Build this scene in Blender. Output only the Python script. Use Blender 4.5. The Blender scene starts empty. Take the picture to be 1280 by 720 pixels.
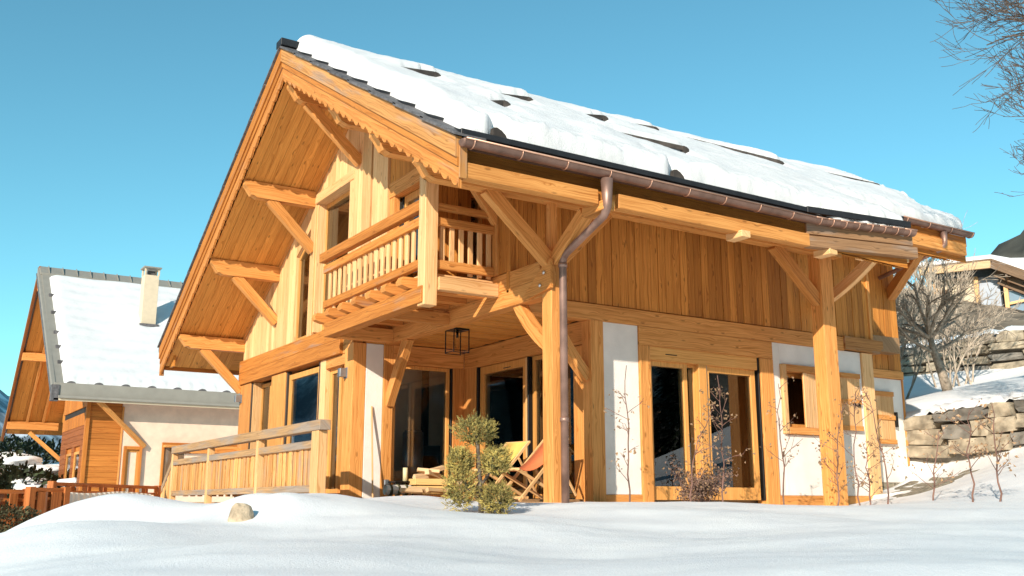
import bpy, bmesh, math, random
import numpy as np
from mathutils import Vector, Matrix, noise
S = bpy.context.scene
COL = S.collection
R = math.radians
random.seed(7)

# ------------------------------------------------------------------ camera, sky, sun, exposure
CAM = Vector((-7.824, -11.246, 0.0))
HEAD, PITCH = R(57.51), R(12.288)          # heading of the view left of +X, upward tilt
cam = bpy.data.cameras.new('camera'); cam.lens = 34.73; cam.sensor_width = 36; cam.clip_end = 5000
co = bpy.data.objects.new('camera', cam); COL.objects.link(co); S.camera = co
co.location = CAM; co.rotation_euler = (R(90) + PITCH, 0, HEAD - R(90))
S.render.resolution_x, S.render.resolution_y = 1024, 576
S.view_settings.view_transform = 'Standard'; S.view_settings.look = 'None'
S.view_settings.gamma = 1.0; S.view_settings.use_curve_mapping = False
S.view_settings.exposure = 0.58
SUNV = Vector((1, .70, -.49)).normalized()
W = bpy.data.worlds.new('World'); S.world = W; W.use_nodes = True
wn = W.node_tree.nodes; wl = W.node_tree.links
bg = wn['Background']; sky = wn.new('ShaderNodeTexSky'); sky.sky_type = 'NISHITA'; sky.sun_disc = False
sky.sun_elevation = math.asin(-SUNV.z); sky.sun_rotation = math.atan2(-SUNV.x, -SUNV.y)
sky.altitude = 1200; sky.air_density = 1.0; sky.dust_density = .7; sky.ozone_density = 1.0
tint = wn.new('ShaderNodeMix'); tint.data_type = 'RGBA'; tint.blend_type = 'MULTIPLY'
tint.inputs[0].default_value = 1; tint.inputs[7].default_value = (.57, 1.08, .97, 1)
wl.new(sky.outputs[0], tint.inputs[6]); wl.new(tint.outputs[2], bg.inputs[0]); bg.inputs[1].default_value = .130
sl = bpy.data.lights.new('sun', 'SUN'); sl.energy = 4.0; sl.angle = R(.5); sl.color = (1, .91, .79)
so = bpy.data.objects.new('sun', sl); COL.objects.link(so); so.rotation_euler = SUNV.to_track_quat('-Z', 'Y').to_euler()

# ------------------------------------------------------------------ materials
def nt(name):
    m = bpy.data.materials.new(name); m.use_nodes = True
    return m, m.node_tree.nodes, m.node_tree.links, m.node_tree.nodes['Principled BSDF']
def N(n, t, **k):
    x = n.new(t)
    for a, b in k.items():
        setattr(x, a, b)
    return x
def mth(n, l, op, a, b=None, c=None):
    x = N(n, 'ShaderNodeMath', operation=op)
    for i, v in enumerate((a, b, c)):
        if v is None: continue
        if isinstance(v, (int, float)): x.inputs[i].default_value = v
        else: l.new(v, x.inputs[i])
    return x.outputs[0]
def mixc(n, l, f, a, b, mode='MIX'):
    x = N(n, 'ShaderNodeMix', data_type='RGBA', blend_type=mode)
    for s, v in ((0, f), (6, a), (7, b)):
        if isinstance(v, (int, float)): x.inputs[s].default_value = v
        elif isinstance(v, tuple): x.inputs[s].default_value = (*v, 1)
        else: l.new(v, x.inputs[s])
    return x.outputs[2]
def ramp(n, l, f, stops):
    x = N(n, 'ShaderNodeValToRGB'); e = x.color_ramp.elements
    while len(e) < len(stops): e.new(.5)
    for i, (p, c) in enumerate(stops):
        e[i].position = p; e[i].color = (*c, 1) if len(c) == 3 else c
    l.new(f, x.inputs[0]); return x.outputs[0]
def wood(name, light, dark, knot=1.0, grey=0.0, rough=.62, var=.30):
    """plank wood: grain runs along UV x (metres), knots, per-board tone, optional weathered patches"""
    m, n, l, b = nt(name)
    uv = N(n, 'ShaderNodeUVMap'); oi = N(n, 'ShaderNodeObjectInfo')
    off = N(n, 'ShaderNodeVectorMath', operation='ADD'); l.new(uv.outputs[0], off.inputs[0])
    sc = N(n, 'ShaderNodeVectorMath', operation='SCALE'); sc.inputs[0].default_value = (37, 17, 53); l.new(oi.outputs['Random'], sc.inputs['Scale'])
    l.new(sc.outputs[0], off.inputs[1]); P = off.outputs[0]
    def mp(s):
        x = N(n, 'ShaderNodeMapping'); x.inputs['Scale'].default_value = s; l.new(P, x.inputs[0]); return x.outputs[0]
    # knots
    vo = N(n, 'ShaderNodeTexVoronoi', feature='F1', voronoi_dimensions='2D'); vo.inputs['Scale'].default_value = 1; vo.inputs['Randomness'].default_value = 1; l.new(mp((1.9, 6.5, 1)), vo.inputs[0])
    kd = vo.outputs['Distance']
    wob = N(n, 'ShaderNodeTexNoise'); wob.inputs['Scale'].default_value = 1; wob.inputs['Detail'].default_value = 2; l.new(mp((1.6, 7, 1)), wob.inputs[0])
    push = mth(n, l, 'MULTIPLY', mth(n, l, 'POWER', mth(n, l, 'SUBTRACT', 1, mth(n, l, 'MINIMUM', kd, 1)), 6), .06 * knot)
    dist = mth(n, l, 'ADD', mth(n, l, 'MULTIPLY', wob.outputs[0], .075), push)
    cmb = N(n, 'ShaderNodeCombineXYZ'); sp = N(n, 'ShaderNodeSeparateXYZ'); l.new(P, sp.inputs[0])
    l.new(sp.outputs[0], cmb.inputs[0]); l.new(mth(n, l, 'ADD', sp.outputs[1], dist), cmb.inputs[1]); l.new(sp.outputs[2], cmb.inputs[2])
    mg = N(n, 'ShaderNodeMapping'); mg.inputs['Scale'].default_value = (1.1, 60, 1); l.new(cmb.outputs[0], mg.inputs[0])
    g = N(n, 'ShaderNodeTexNoise'); g.inputs['Scale'].default_value = 1; g.inputs['Detail'].default_value = 6; g.inputs['Roughness'].default_value = .6; l.new(mg.outputs[0], g.inputs[0])
    mid = tuple((a * .62 + c * .38) for a, c in zip(light, dark))
    col = ramp(n, l, g.outputs[0], [(.33, dark), (.48, mid), (.60, light)])
    big = N(n, 'ShaderNodeTexNoise'); big.inputs['Scale'].default_value = 1; big.inputs['Detail'].default_value = 3; l.new(mp((.6, 3.2, 1)), big.inputs[0])
    tone = mth(n, l, 'ADD', mth(n, l, 'MULTIPLY', oi.outputs['Random'], var), 1 - var / 2 - .17)
    tone = mth(n, l, 'ADD', tone, mth(n, l, 'MULTIPLY', big.outputs[0], .34))
    tc = N(n, 'ShaderNodeCombineColor'); l.new(tone, tc.inputs[0]); l.new(mth(n, l, 'POWER', tone, 1.15), tc.inputs[1]); l.new(mth(n, l, 'POWER', tone, 1.4), tc.inputs[2])
    col = mixc(n, l, 1.0, col, tc.outputs[0], 'MULTIPLY')
    kf = ramp(n, l, kd, [(.03, (1, 1, 1)), (.12, (0, 0, 0))])
    kr = mth(n, l, 'GREATER_THAN', vo.outputs['Color'], .60)
    kf = mth(n, l, 'MULTIPLY', mth(n, l, 'MULTIPLY', kf, kr), .62 * knot)
    col = mixc(n, l, kf, col, tuple(c * .22 for c in dark))
    if grey > 0:
        gn = N(n, 'ShaderNodeTexNoise'); gn.inputs['Scale'].default_value = 1; gn.inputs['Detail'].default_value = 6; l.new(mp((.9, 6, 1)), gn.inputs[0])
        gf = ramp(n, l, gn.outputs[0], [(.62 - .3 * grey, (0, 0, 0)), (.78 - .3 * grey, (1, 1, 1))])
        col = mixc(n, l, mth(n, l, 'MULTIPLY', gf, min(1, .55 + .4 * grey)), col, mixc(n, l, g.outputs[0], (.16, .13, .11), (.42, .36, .31)))
    l.new(col, b.inputs['Base Color'])
    b.inputs['Roughness'].default_value = rough; b.inputs['Specular IOR Level'].default_value = .28
    bp = N(n, 'ShaderNodeBump'); bp.inputs['Strength'].default_value = .28; bp.inputs['Distance'].default_value = .004
    l.new(g.outputs[0], bp.inputs['Height']); l.new(bp.outputs[0], b.inputs['Normal'])
    return m
def plain(name, c, rough=.6, metal=0, nscale=6, amt=.12, bump=0, bscale=30, spec=.4):
    m, n, l, b = nt(name)
    tcd = N(n, 'ShaderNodeTexCoord'); oi = N(n, 'ShaderNodeObjectInfo')
    ns = N(n, 'ShaderNodeTexNoise'); ns.inputs['Scale'].default_value = nscale; ns.inputs['Detail'].default_value = 6
    ad = N(n, 'ShaderNodeVectorMath', operation='ADD'); l.new(tcd.outputs['Object'], ad.inputs[0]); l.new(oi.outputs['Random'], ad.inputs[1])
    l.new(ad.outputs[0], ns.inputs[0])
    a = tuple(x * (1 - amt * 1.6) for x in c); z = tuple(min(1, x * (1 + amt)) for x in c)
    col = ramp(n, l, ns.outputs[0], [(.3, a), (.7, z)])
    tv = mth(n, l, 'ADD', mth(n, l, 'MULTIPLY', oi.outputs['Random'], amt), 1 - amt / 2)
    col = mixc(n, l, 1.0, col, tv, 'MULTIPLY')
    l.new(col, b.inputs['Base Color']); b.inputs['Roughness'].default_value = rough; b.inputs['Metallic'].default_value = metal
    b.inputs['Specular IOR Level'].default_value = spec
    if bump:
        n2 = N(n, 'ShaderNodeTexNoise'); n2.inputs['Scale'].default_value = bscale; n2.inputs['Detail'].default_value = 5; l.new(ad.outputs[0], n2.inputs[0])
        bp = N(n, 'ShaderNodeBump'); bp.inputs['Strength'].default_value = bump; bp.inputs['Distance'].default_value = .02
        l.new(n2.outputs[0], bp.inputs['Height']); l.new(bp.outputs[0], b.inputs['Normal'])
    return m
def glassm(name, tintc=(.80, .84, .84), ior=1.9):
    m, n, l, b = nt(name); n.remove(b)
    out = n['Material Output']; t = N(n, 'ShaderNodeBsdfTransparent'); t.inputs[0].default_value = (*tintc, 1)
    g = N(n, 'ShaderNodeBsdfGlossy'); g.inputs['Roughness'].default_value = .008; g.inputs[0].default_value = (.95, .97, 1, 1)
    fr = N(n, 'ShaderNodeFresnel'); fr.inputs[0].default_value = ior; mx = N(n, 'ShaderNodeMixShader')
    l.new(fr.outputs[0], mx.inputs[0]); l.new(t.outputs[0], mx.inputs[1]); l.new(g.outputs[0], mx.inputs[2]); l.new(mx.outputs[0], out.inputs[0])
    return m
def snowm(name, fine=1.0, dirt=0.0, k=1.0):
    m, n, l, b = nt(name)
    ge = N(n, 'ShaderNodeNewGeometry')
    a = N(n, 'ShaderNodeTexNoise'); a.inputs['Scale'].default_value = 2.2; a.inputs['Detail'].default_value = 5; l.new(ge.outputs['Position'], a.inputs[0])
    c = N(n, 'ShaderNodeTexNoise'); c.inputs['Scale'].default_value = 55; c.inputs['Detail'].default_value = 4; c.inputs['Roughness'].default_value = .7; l.new(ge.outputs['Position'], c.inputs[0])
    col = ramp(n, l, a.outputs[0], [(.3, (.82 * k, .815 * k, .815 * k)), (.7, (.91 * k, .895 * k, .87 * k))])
    if dirt:
        d = N(n, 'ShaderNodeTexNoise'); d.inputs['Scale'].default_value = 9; d.inputs['Detail'].default_value = 8; l.new(ge.outputs['Position'], d.inputs[0])
        df = ramp(n, l, d.outputs[0], [(.62, (0, 0, 0)), (.75, (1, 1, 1))])
        col = mixc(n, l, mth(n, l, 'MULTIPLY', df, dirt), col, (.35, .30, .24))
    l.new(col, b.inputs['Base Color']); b.inputs['Roughness'].default_value = .55; b.inputs['Specular IOR Level'].default_value = .35
    b1 = N(n, 'ShaderNodeBump'); b1.inputs['Strength'].default_value = .5 * fine; b1.inputs['Distance'].default_value = .03; l.new(a.outputs[0], b1.inputs['Height'])
    b2 = N(n, 'ShaderNodeBump'); b2.inputs['Strength'].default_value = .5 * fine; b2.inputs['Distance'].default_value = .012
    l.new(c.outputs[0], b2.inputs['Height']); l.new(b1.outputs[0], b2.inputs['Normal']); l.new(b2.outputs[0], b.inputs['Normal'])
    return m
M = dict(
    gold=wood('larch_golden', (.74, .335, .095), (.45, .155, .028), .85),
    pale=wood('larch_pale', (.83, .51, .24), (.62, .31, .11), .7),
    red=wood('larch_stained', (.52, .205, .035), (.30, .09, .013), .5, grey=.04),
    board=wood('larch_boards', (.62, .25, .048), (.35, .115, .017), 1.0, var=.5),
    soffit=wood('larch_soffit', (.70, .315, .07), (.47, .175, .03), 1.0, var=.3),
    frame=wood('window_wood', (.73, .355, .10), (.53, .215, .045), .25, rough=.45),
    grey=wood('weathered_wood', (.54, .32, .15), (.29, .165, .075), .6, grey=.6),
    slat=wood('fence_larch', (.76, .39, .13), (.44, .175, .038), .9, grey=.34, var=.5),
    nwood=wood('orange_stain', (.56, .20, .035), (.36, .10, .014), .3),
    nred=wood('red_brown_stain', (.36, .115, .032), (.20, .055, .015), .3),
    fen=wood('stained_fence', (.50, .16, .04), (.28, .075, .018), .3, grey=.12),
    darkwood=wood('old_brown_wood', (.22, .13, .07), (.10, .055, .03), .5, grey=.3),
    log=wood('split_log', (.72, .50, .28), (.50, .30, .14), .3, var=.4),
    floor=wood('floor_boards', (.40, .24, .12), (.25, .14, .07), .4),
    plaster=plain('white_plaster', (.84, .775, .70), .85, amt=.06, nscale=2.5, bump=.3, bscale=45),
    nplaster=plain('peach_plaster', (.80, .60, .45), .9, amt=.06, nscale=4, bump=.35, bscale=60),
    slate=plain('dark_slate', (.13, .12, .12), .6, amt=.3, nscale=9, bump=.3),
    eave=plain('black_edge', (.02, .02, .022), .5, amt=.2),
    copper=plain('brown_copper', (.24, .14, .105), .5, .55, amt=.2, nscale=5),
    bracket=plain('bright_copper', (.62, .36, .25), .4, .6, amt=.1),
    pipe=plain('aged_copper_pipe', (.36, .22, .17), .48, .6, amt=.25, nscale=4),
    taupe=plain('taupe_sheet_metal', (.34, .31, .26), .5, .2, amt=.05, nscale=3),
    black=plain('black_metal', (.012, .012, .012), .4, .4),
    greymetal=plain('grey_metal', (.30, .32, .34), .4, .7),
    white=plain('white_enamel', (.75, .75, .74), .4, amt=.02),
    inner=plain('room_wall', (.80, .68, .54), .8, amt=.05),
    dark=plain('dark_void', (.03, .025, .02), .8),
    bolt=plain('steel_bolt', (.7, .7, .7), .3, .9),
    boulder=plain('tan_boulder', (.52, .40, .27), .9, amt=.3, nscale=9, bump=.6, bscale=25),
    guard=plain('brown_guard', (.075, .06, .05), .7, amt=.3),
    flash=plain('dark_brown_flashing', (.075, .042, .032), .5, .3),
    gasket=plain('dark_gasket', (.05, .04, .035), .6),
    glass=glassm('window_glass', (.96, .96, .94), 1.85),
    lamp=glassm('lantern_glass', (1, 1, 1), 1.08),
    snow=snowm('fresh_snow'), rsnow=snowm('roof_snow', 1.6, 0, .87),  # roof snow colour darkened so the sunlit slope does not burn out
    stone=plain('tan_stone', (.40, .34, .25), .9, amt=.35, nscale=3, bump=.8, bscale=9),
    stoneg=plain('grey_stone', (.25, .225, .19), .9, amt=.4, nscale=3, bump=.8, bscale=9),
    concrete=plain('bare_ground', (.30, .26, .19), .95, amt=.45, nscale=14, bump=.9, bscale=30),
    bark=plain('grey_bark', (.20, .155, .115), .9, amt=.4, nscale=14, bump=.8),
    twig=plain('brown_twig', (.115, .085, .068), .85, amt=.3),
    twigred=plain('red_brown_stem', (.22, .115, .085), .8, amt=.3),
    bark2=plain('pale_tan_bark', (.40, .32, .24), .9, amt=.35, nscale=14, bump=.8),  # fruit tree bark, base tone lightened because the crown rendered too dark
    brush=plain('pale_brush_twig', (.46, .37, .28), .9, amt=.35),
    leaf=plain('dry_leaf', (.38, .235, .13), .85, amt=.4),
    leafd=plain('dead_purple_leaf', (.20, .12, .085), .85, amt=.4),
    juni=plain('yellow_green_juniper', (.58, .45, .13), .8, amt=.5, nscale=9),
    junid=plain('green_juniper', (.27, .235, .085), .8, amt=.4, nscale=9),
    ever=plain('dark_evergreen', (.045, .058, .022), .85, amt=.5, nscale=2),
    olive=plain('olive_shrub', (.11, .10, .045), .85, amt=.5, nscale=4),
    yellow=plain('yellow_canvas', (.78, .50, .12), .8, amt=.04, bump=.2, bscale=200),
    orange=plain('orange_canvas', (.80, .20, .07), .8, amt=.04, bump=.2, bscale=200),
    cloth=plain('pale_tarp', (.68, .62, .54), .75, amt=.06, nscale=4),
    cream=plain('cream_chimney', (.66, .54, .38), .85, amt=.04),
    crate=wood('yellow_crate', (.80, .52, .20), (.62, .36, .12), .3),
    wax=plain('pale_wax', (.72, .62, .36), .5, amt=.05),
    forest=plain('forest_hill', (.085, .075, .055), .95, nscale=.06, amt=.5),
)
# ------------------------------------------------------------------ mesh and object helpers
BASE = {}
def tag(o, label=None, cat=None, group=None, kind=None):
    if label: o['label'] = label
    if cat: o['category'] = cat
    if group: o['group'] = group
    if kind: o['kind'] = kind
    return o
def thing(name, label, cat, loc=(0, 0, 0), rz=0, group=None):
    o = bpy.data.objects.new(name, None); COL.objects.link(o); o.location = loc; o.rotation_euler = (0, 0, rz)
    o.empty_display_size = .1; BASE[o] = Vector((0, 0, 0)); return tag(o, label, cat, group)
def mk(name, verts, faces, mat, parent=None, grain=(0, 0, 1), smooth=False, center=True):
    """verts are in the thing's own frame (world when there is no parent)"""
    V = [Vector(v) for v in verts]
    c = Vector((0, 0, 0))
    if center and V:
        lo = Vector(map(min, zip(*V))); hi = Vector(map(max, zip(*V))); c = (lo + hi) / 2
        if parent is None: c.z = lo.z
    me = bpy.data.meshes.new(name); me.from_pydata([v - c for v in V], [], faces); me.validate()
    g = Vector(grain).normalized()
    uvl = me.uv_layers.new(name='UVMap')
    cache = {}
    for p in me.polygons:
        nrm = p.normal; key = (round(nrm.x, 2), round(nrm.y, 2), round(nrm.z, 2))
        if key not in cache:
            a = nrm.cross(g)
            if a.length < .35:
                a = nrm.orthogonal().normalized(); cache[key] = (nrm.cross(a) * .12, a)
            else: cache[key] = (g, a.normalized())
        gx, ay = cache[key]
        for li in p.loop_indices:
            v = me.vertices[me.loops[li].vertex_index].co + c
            uvl.data[li].uv = (v.dot(gx), v.dot(ay))
    if smooth: me.polygons.foreach_set('use_smooth', [True] * len(me.polygons))
    me.materials.append(mat if not isinstance(mat, str) else M[mat])
    o = bpy.data.objects.new(name, me); COL.objects.link(o)
    if parent is not None:
        o.parent = parent; o.location = c - BASE[parent]
    else: o.location = c
    BASE[o] = c; return o
def obox(A, X, Y, Z, b=.006):
    """chamfered box, centre A, half-extent vectors X Y Z"""
    A, X, Y, Z = map(Vector, (A, X, Y, Z)); lx, ly, lz = X.length, Y.length, Z.length
    b = min(b, lx * .4, ly * .4, lz * .4); ex, ey, ez = X / lx, Y / ly, Z / lz
    V = []; idx = {}
    for sx in (-1, 1):
        for sy in (-1, 1):
            for sz in (-1, 1):
                for k in range(3):
                    d = [lx - b, ly - b, lz - b]; d[k] += b
                    idx[(sx, sy, sz, k)] = len(V); V.append(A + ex * sx * d[0] + ey * sy * d[1] + ez * sz * d[2])
    F = []; s = (-1, 1)
    def quad(l, out):
        p = [V[i] for i in l]; nn = (p[1] - p[0]).cross(p[2] - p[0])
        F.append(l if nn.dot(out) > 0 else l[::-1])
    for q in s:
        quad([idx[(q, -1, -1, 0)], idx[(q, 1, -1, 0)], idx[(q, 1, 1, 0)], idx[(q, -1, 1, 0)]], ex * q)
        quad([idx[(-1, q, -1, 1)], idx[(1, q, -1, 1)], idx[(1, q, 1, 1)], idx[(-1, q, 1, 1)]], ey * q)
        quad([idx[(-1, -1, q, 2)], idx[(1, -1, q, 2)], idx[(1, 1, q, 2)], idx[(-1, 1, q, 2)]], ez * q)
    for a in s:
        for c in s:
            quad([idx[(a, c, -1, 0)], idx[(a, c, 1, 0)], idx[(a, c, 1, 1)], idx[(a, c, -1, 1)]], ex * a + ey * c)
            quad([idx[(a, -1, c, 0)], idx[(a, 1, c, 0)], idx[(a, 1, c, 2)], idx[(a, -1, c, 2)]], ex * a + ez * c)
            quad([idx[(-1, a, c, 1)], idx[(1, a, c, 1)], idx[(1, a, c, 2)], idx[(-1, a, c, 2)]], ey * a + ez * c)
            for d in s:
                quad([idx[(a, c, d, k)] for k in range(3)], ex * a + ey * c + ez * d)
    return V, F
def merge(lst):
    V, F = [], []
    for v, f in lst:
        o = len(V); V += list(v); F += [[i + o for i in q] for q in f]
    return V, F
def bx(name, u, v, z, mat, parent=None, grain=None, b=.006):
    A = Vector(((u[0] + u[1]) / 2, (v[0] + v[1]) / 2, (z[0] + z[1]) / 2)); h = [abs(t[1] - t[0]) / 2 for t in (u, v, z)]
    if grain is None:
        k = h.index(max(h)); grain = [(1, 0, 0), (0, 1, 0), (0, 0, 1)][k]
    V, F = obox(A, (h[0], 0, 0), (0, h[1], 0), (0, 0, h[2]), b)
    return mk(name, V, F, mat, parent, grain)
def vbox(u, v, z, b=.004):
    A = ((u[0] + u[1]) / 2, (v[0] + v[1]) / 2, (z[0] + z[1]) / 2)
    return obox(A, (abs(u[1] - u[0]) / 2, 0, 0), (0, abs(v[1] - v[0]) / 2, 0), (0, 0, abs(z[1] - z[0]) / 2), b)
def vbeam(A, B, w, h, up=(0, 0, 1), b=.005):
    A, B = Vector(A), Vector(B); d = B - A; X = d / 2; dn = d.normalized(); up = Vector(up)
    Y = dn.cross(up)
    if Y.length < 1e-4: Y = dn.cross(Vector((1, 0, 0)))
    Y.normalize(); Z = Y.cross(dn).normalized()
    return obox((A + B) / 2, X, Y * w / 2, Z * h / 2, b)
def beam(name, A, B, w, h, mat, parent=None, up=(0, 0, 1), b=.005):
    V, F = vbeam(A, B, w, h, up, b); return mk(name, V, F, mat, parent, Vector(B) - Vector(A))
def prism(poly, axis, a0, a1):
    """polygon of 2-D points extruded along axis 'u' (poly in v,z), 'v' (poly in u,z) or 'z' (poly in u,v)"""
    def P(p, a): return {'u': (a, p[0], p[1]), 'v': (p[0], a, p[1]), 'z': (p[0], p[1], a)}[axis]
    n = len(poly); V = [P(p, a0) for p in poly] + [P(p, a1) for p in poly]
    bm = bmesh.new(); vs = [bm.verts.new(v) for v in V]
    bm.faces.new(vs[:n]); bm.faces.new(vs[n:])
    for i in range(n): bm.faces.new((vs[i], vs[(i + 1) % n], vs[(i + 1) % n + n], vs[i + n]))
    bmesh.ops.triangulate(bm, faces=[f for f in bm.faces if len(f.verts) > 5])
    bmesh.ops.recalc_face_normals(bm, faces=bm.faces); bm.verts.index_update()
    V = [v.co.copy() for v in bm.verts]; F = [[v.index for v in f.verts] for f in bm.faces]; bm.free(); return V, F
def pr(name, poly, axis, a0, a1, mat, parent=None, grain=(0, 0, 1)):
    V, F = prism(poly, axis, a0, a1); return mk(name, V, F, mat, parent, grain)
def tube(pts, radii, seg=8, caps=True):
    V, F = [], []; pts = [Vector(p) for p in pts]; prev = None
    if isinstance(radii, (int, float)): radii = [radii] * len(pts)
    for i, p in enumerate(pts):
        d = (pts[min(i + 1, len(pts) - 1)] - pts[max(i - 1, 0)]).normalized()
        if prev is None: a = d.orthogonal().normalized()
        else: a = (prev - d * prev.dot(d)).normalized()
        prev = a; c = d.cross(a)
        for k in range(seg):
            t = 2 * math.pi * k / seg; V.append(p + (a * math.cos(t) + c * math.sin(t)) * radii[i])
    for i in range(len(pts) - 1):
        for k in range(seg):
            q = (k + 1) % seg; F.append([i * seg + k, i * seg + q, (i + 1) * seg + q, (i + 1) * seg + k])
    if caps: F.append(list(range(seg))[::-1]); F.append([(len(pts) - 1) * seg + k for k in range(seg)])
    return V, F
def tb(name, pts, r, mat, parent=None, seg=8, grain=(0, 0, 1)):
    V, F = tube(pts, r, seg); return mk(name, V, F, mat, parent, grain, smooth=True)
def kids(o): return [c for c in bpy.data.objects if c.parent == o]

# ------------------------------------------------------------------ terrain
TP = [(-5.14,-7.03,-.34),(-3.53,-4.5,-.29),(-1.91,-1.97,-.09),(-1.11,-.7,.015),(.23,1.41,-.02),(-6.31,-6.48,-.33),(-5.41,-3.62,-.25),(-4.68,-1.23,-.02),
(-5.42,-1.03,-.045),(-5.6,-.47,-.035),(-6.04,-.9,-.12),(-6.58,-2.33,-.20),(-7.06,-3.79,-.33),(-4.87,-.13,-.02),(-3.38,-.1,.02),(-4.1,-7.91,-.34),(-1.85,-5.92,-.28),
(.4,-3.94,-.12),(2.64,-1.95,-.01),(5.07,-1.77,.0),(1.03,-4.72,-.20),(-3.54,-8.67,-.34),(-1.82,-7.65,-.29),(1.63,-5.62,-.2),(4.25,-3.22,.0),(4.65,-3.86,.03),
(8.02,-.76,.39),(6.76,-.69,.10),(7.25,-2.36,.47),(10.03,1.61,.86),(10.21,.47,.95),(9.86,-.88,1.03),(10.89,2.13,1.75),(11.51,1.21,1.9),(11.2,-.19,1.85),
(16.48,6.34,2.89),(16.47,4.58,3.01),(17.29,3.26,3.25),(20.9,9.9,4.0),(21.0,7.81,3.95),(21.2,5.73,3.85),(23.5,11.5,5.2),(24.5,8,5.35),(24.5,4,5.5),
(-7.8,-11.2,-.95),(-9.5,-9,-.9),(-6,-13,-.9),(-12,-6,-1.6),(-9,-2,-1.3),(-7.6,.5,-.9),(-7,2.5,-1.0),(-6.6,5,-1.3),(-4.5,4,-.45),(-3.6,8,-.5),(-6,10,-1.5),(-4,13,-1.0),(-3,3,-.05),(-3.2,6,-.15),
(0,8,-.1),(4,8,-.1),(8,8,.2),(0,16,-1.0),(-3,22,-1.2),(2,27,-1.1),(-6,30,-1.6),(5,40,-1.5),(-10,45,-3),(-14,20,-3),(10,20,0.6),(16,26,2.5),(30,20,6.8),(42,22,9),(44,18,9.4),(40,40,9),
(6,-8,-.1),(9.2,-5,1.15),(11.4,-5,2.15),(14,-9,1.6),(18,-4,3.2),(28,0,5.8),(4,-14,-.6),(15,-14,.4),(30,-18,2.2),(0,-25,-1),(20,-35,0),(40,-40,2.5),(-20,-20,-3),(-30,0,-5),(-30,40,-6),(55,0,9),(60,60,13),(20,60,2),(-10,70,-5)]
tp = np.array(TP)
def kern(r): return -np.sqrt(r * r + .9)
_d = np.sqrt(((tp[:, None, :2] - tp[None, :, :2]) ** 2).sum(-1))
_A = kern(_d) - np.eye(len(tp)) * .03
_w = np.linalg.solve(_A, tp[:, 2] - tp[:, 2].mean())
def ground(x, y):
    x, y = np.atleast_1d(x).astype(float), np.atleast_1d(y).astype(float)
    r = np.sqrt((x[:, None] - tp[:, 0]) ** 2 + (y[:, None] - tp[:, 1]) ** 2)
    z = kern(r) @ _w + tp[:, 2].mean()
    # soft wind drifts in the foreground and the two terrace steps held by the dry walls
    z = z + .035 * np.sin(.9 * x - 1.3 * y + .6 * np.sin(.7 * y)) * np.exp(-((x + 4) ** 2 + (y + 5) ** 2) / 60.)
    z = z + .02 * np.sin(2.3 * x + 1.1 * y) * np.exp(-((x + 2) ** 2 + (y + 5) ** 2) / 50.)
    z = z + .15 * np.exp(-(((x + 4.62) / .36) ** 2 + ((y + 2.15) / .30) ** 2)) + .05 * np.exp(-(((x + 4.1) / .6) ** 2 + ((y + 1.8) / .4) ** 2))
    z = z + .04 * np.exp(-(((x + 5.6) / .35) ** 2 + ((y + .7) / .25) ** 2)) + .06 * np.exp(-(((x + 4.6) / .3) ** 2 + ((y + 1.2) / .2) ** 2))
    z = z + .05 * np.exp(-(((x + 1.9) / .6) ** 2 + ((y - .4) / .5) ** 2))
    inside = (x > -.2) & (x < 9.6) & (y > 1.4) & (y < 12)
    inside |= (x > .15) & (y > .3) & (x < 8) & (y < 1.5)
    z = np.where(inside, np.minimum(z, -.06), z)
    return z
def g1(x, y): return float(ground(x, y)[0])
def build_terrain():
    def axis(c, near, step, far, grow=1.10):
        a = [0.0]; s = step
        while a[-1] < far:
            a.append(a[-1] + s)
            if a[-1] > near: s *= grow
        return np.array([c - t for t in a[:0:-1]] + [c + t for t in a])
    xs = axis(1.0, 13, .11, 260); ys = axis(-3.0, 10, .11, 330)
    X, Y = np.meshgrid(xs, ys, indexing='ij'); Z = ground(X.ravel(), Y.ravel()).reshape(X.shape)
    rr = np.sqrt((X - 5) ** 2 + (Y - 5) ** 2); far = np.clip((rr - 60) / 60, 0, 1)
    Z = Z * (1 - far) + (-4) * far
    nz = np.array([noise.noise(Vector((a * .8, b * .8, 0))) * .022 + noise.noise(Vector((a * 3, b * 3, 4))) * .007 + noise.noise(Vector(((a * .84 - b * .54) * .55, (a * .54 + b * .84) * 2.2, 7))) * .020 for a, b in zip(X.ravel(), Y.ravel())]).reshape(X.shape)
    Z += nz
    nx, ny = X.shape; V = np.stack([X.ravel(), Y.ravel(), Z.ravel()], 1).tolist()
    F = [[i * ny + j, (i + 1) * ny + j, (i + 1) * ny + j + 1, i * ny + j + 1] for i in range(nx - 1) for j in range(ny - 1)]
    o = mk('snowy_ground', V, F, 'snow', None, smooth=True, center=False); tag(o, kind='structure')
build_terrain()

# ------------------------------------------------------------------ the chalet
ch = thing('chalet', 'large golden larch chalet with carved gable, corner balcony and porch', 'house')
RV = 5.5
def zt(v): return 8.40 - .583 * abs(v - RV)      # top of the roof covering
def zs(v): return 7.73 - .577 * abs(v - RV)      # underside of the roof (soffit)
UG, UR = -.60, -2.20                             # gable wall plane, verge plane
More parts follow.
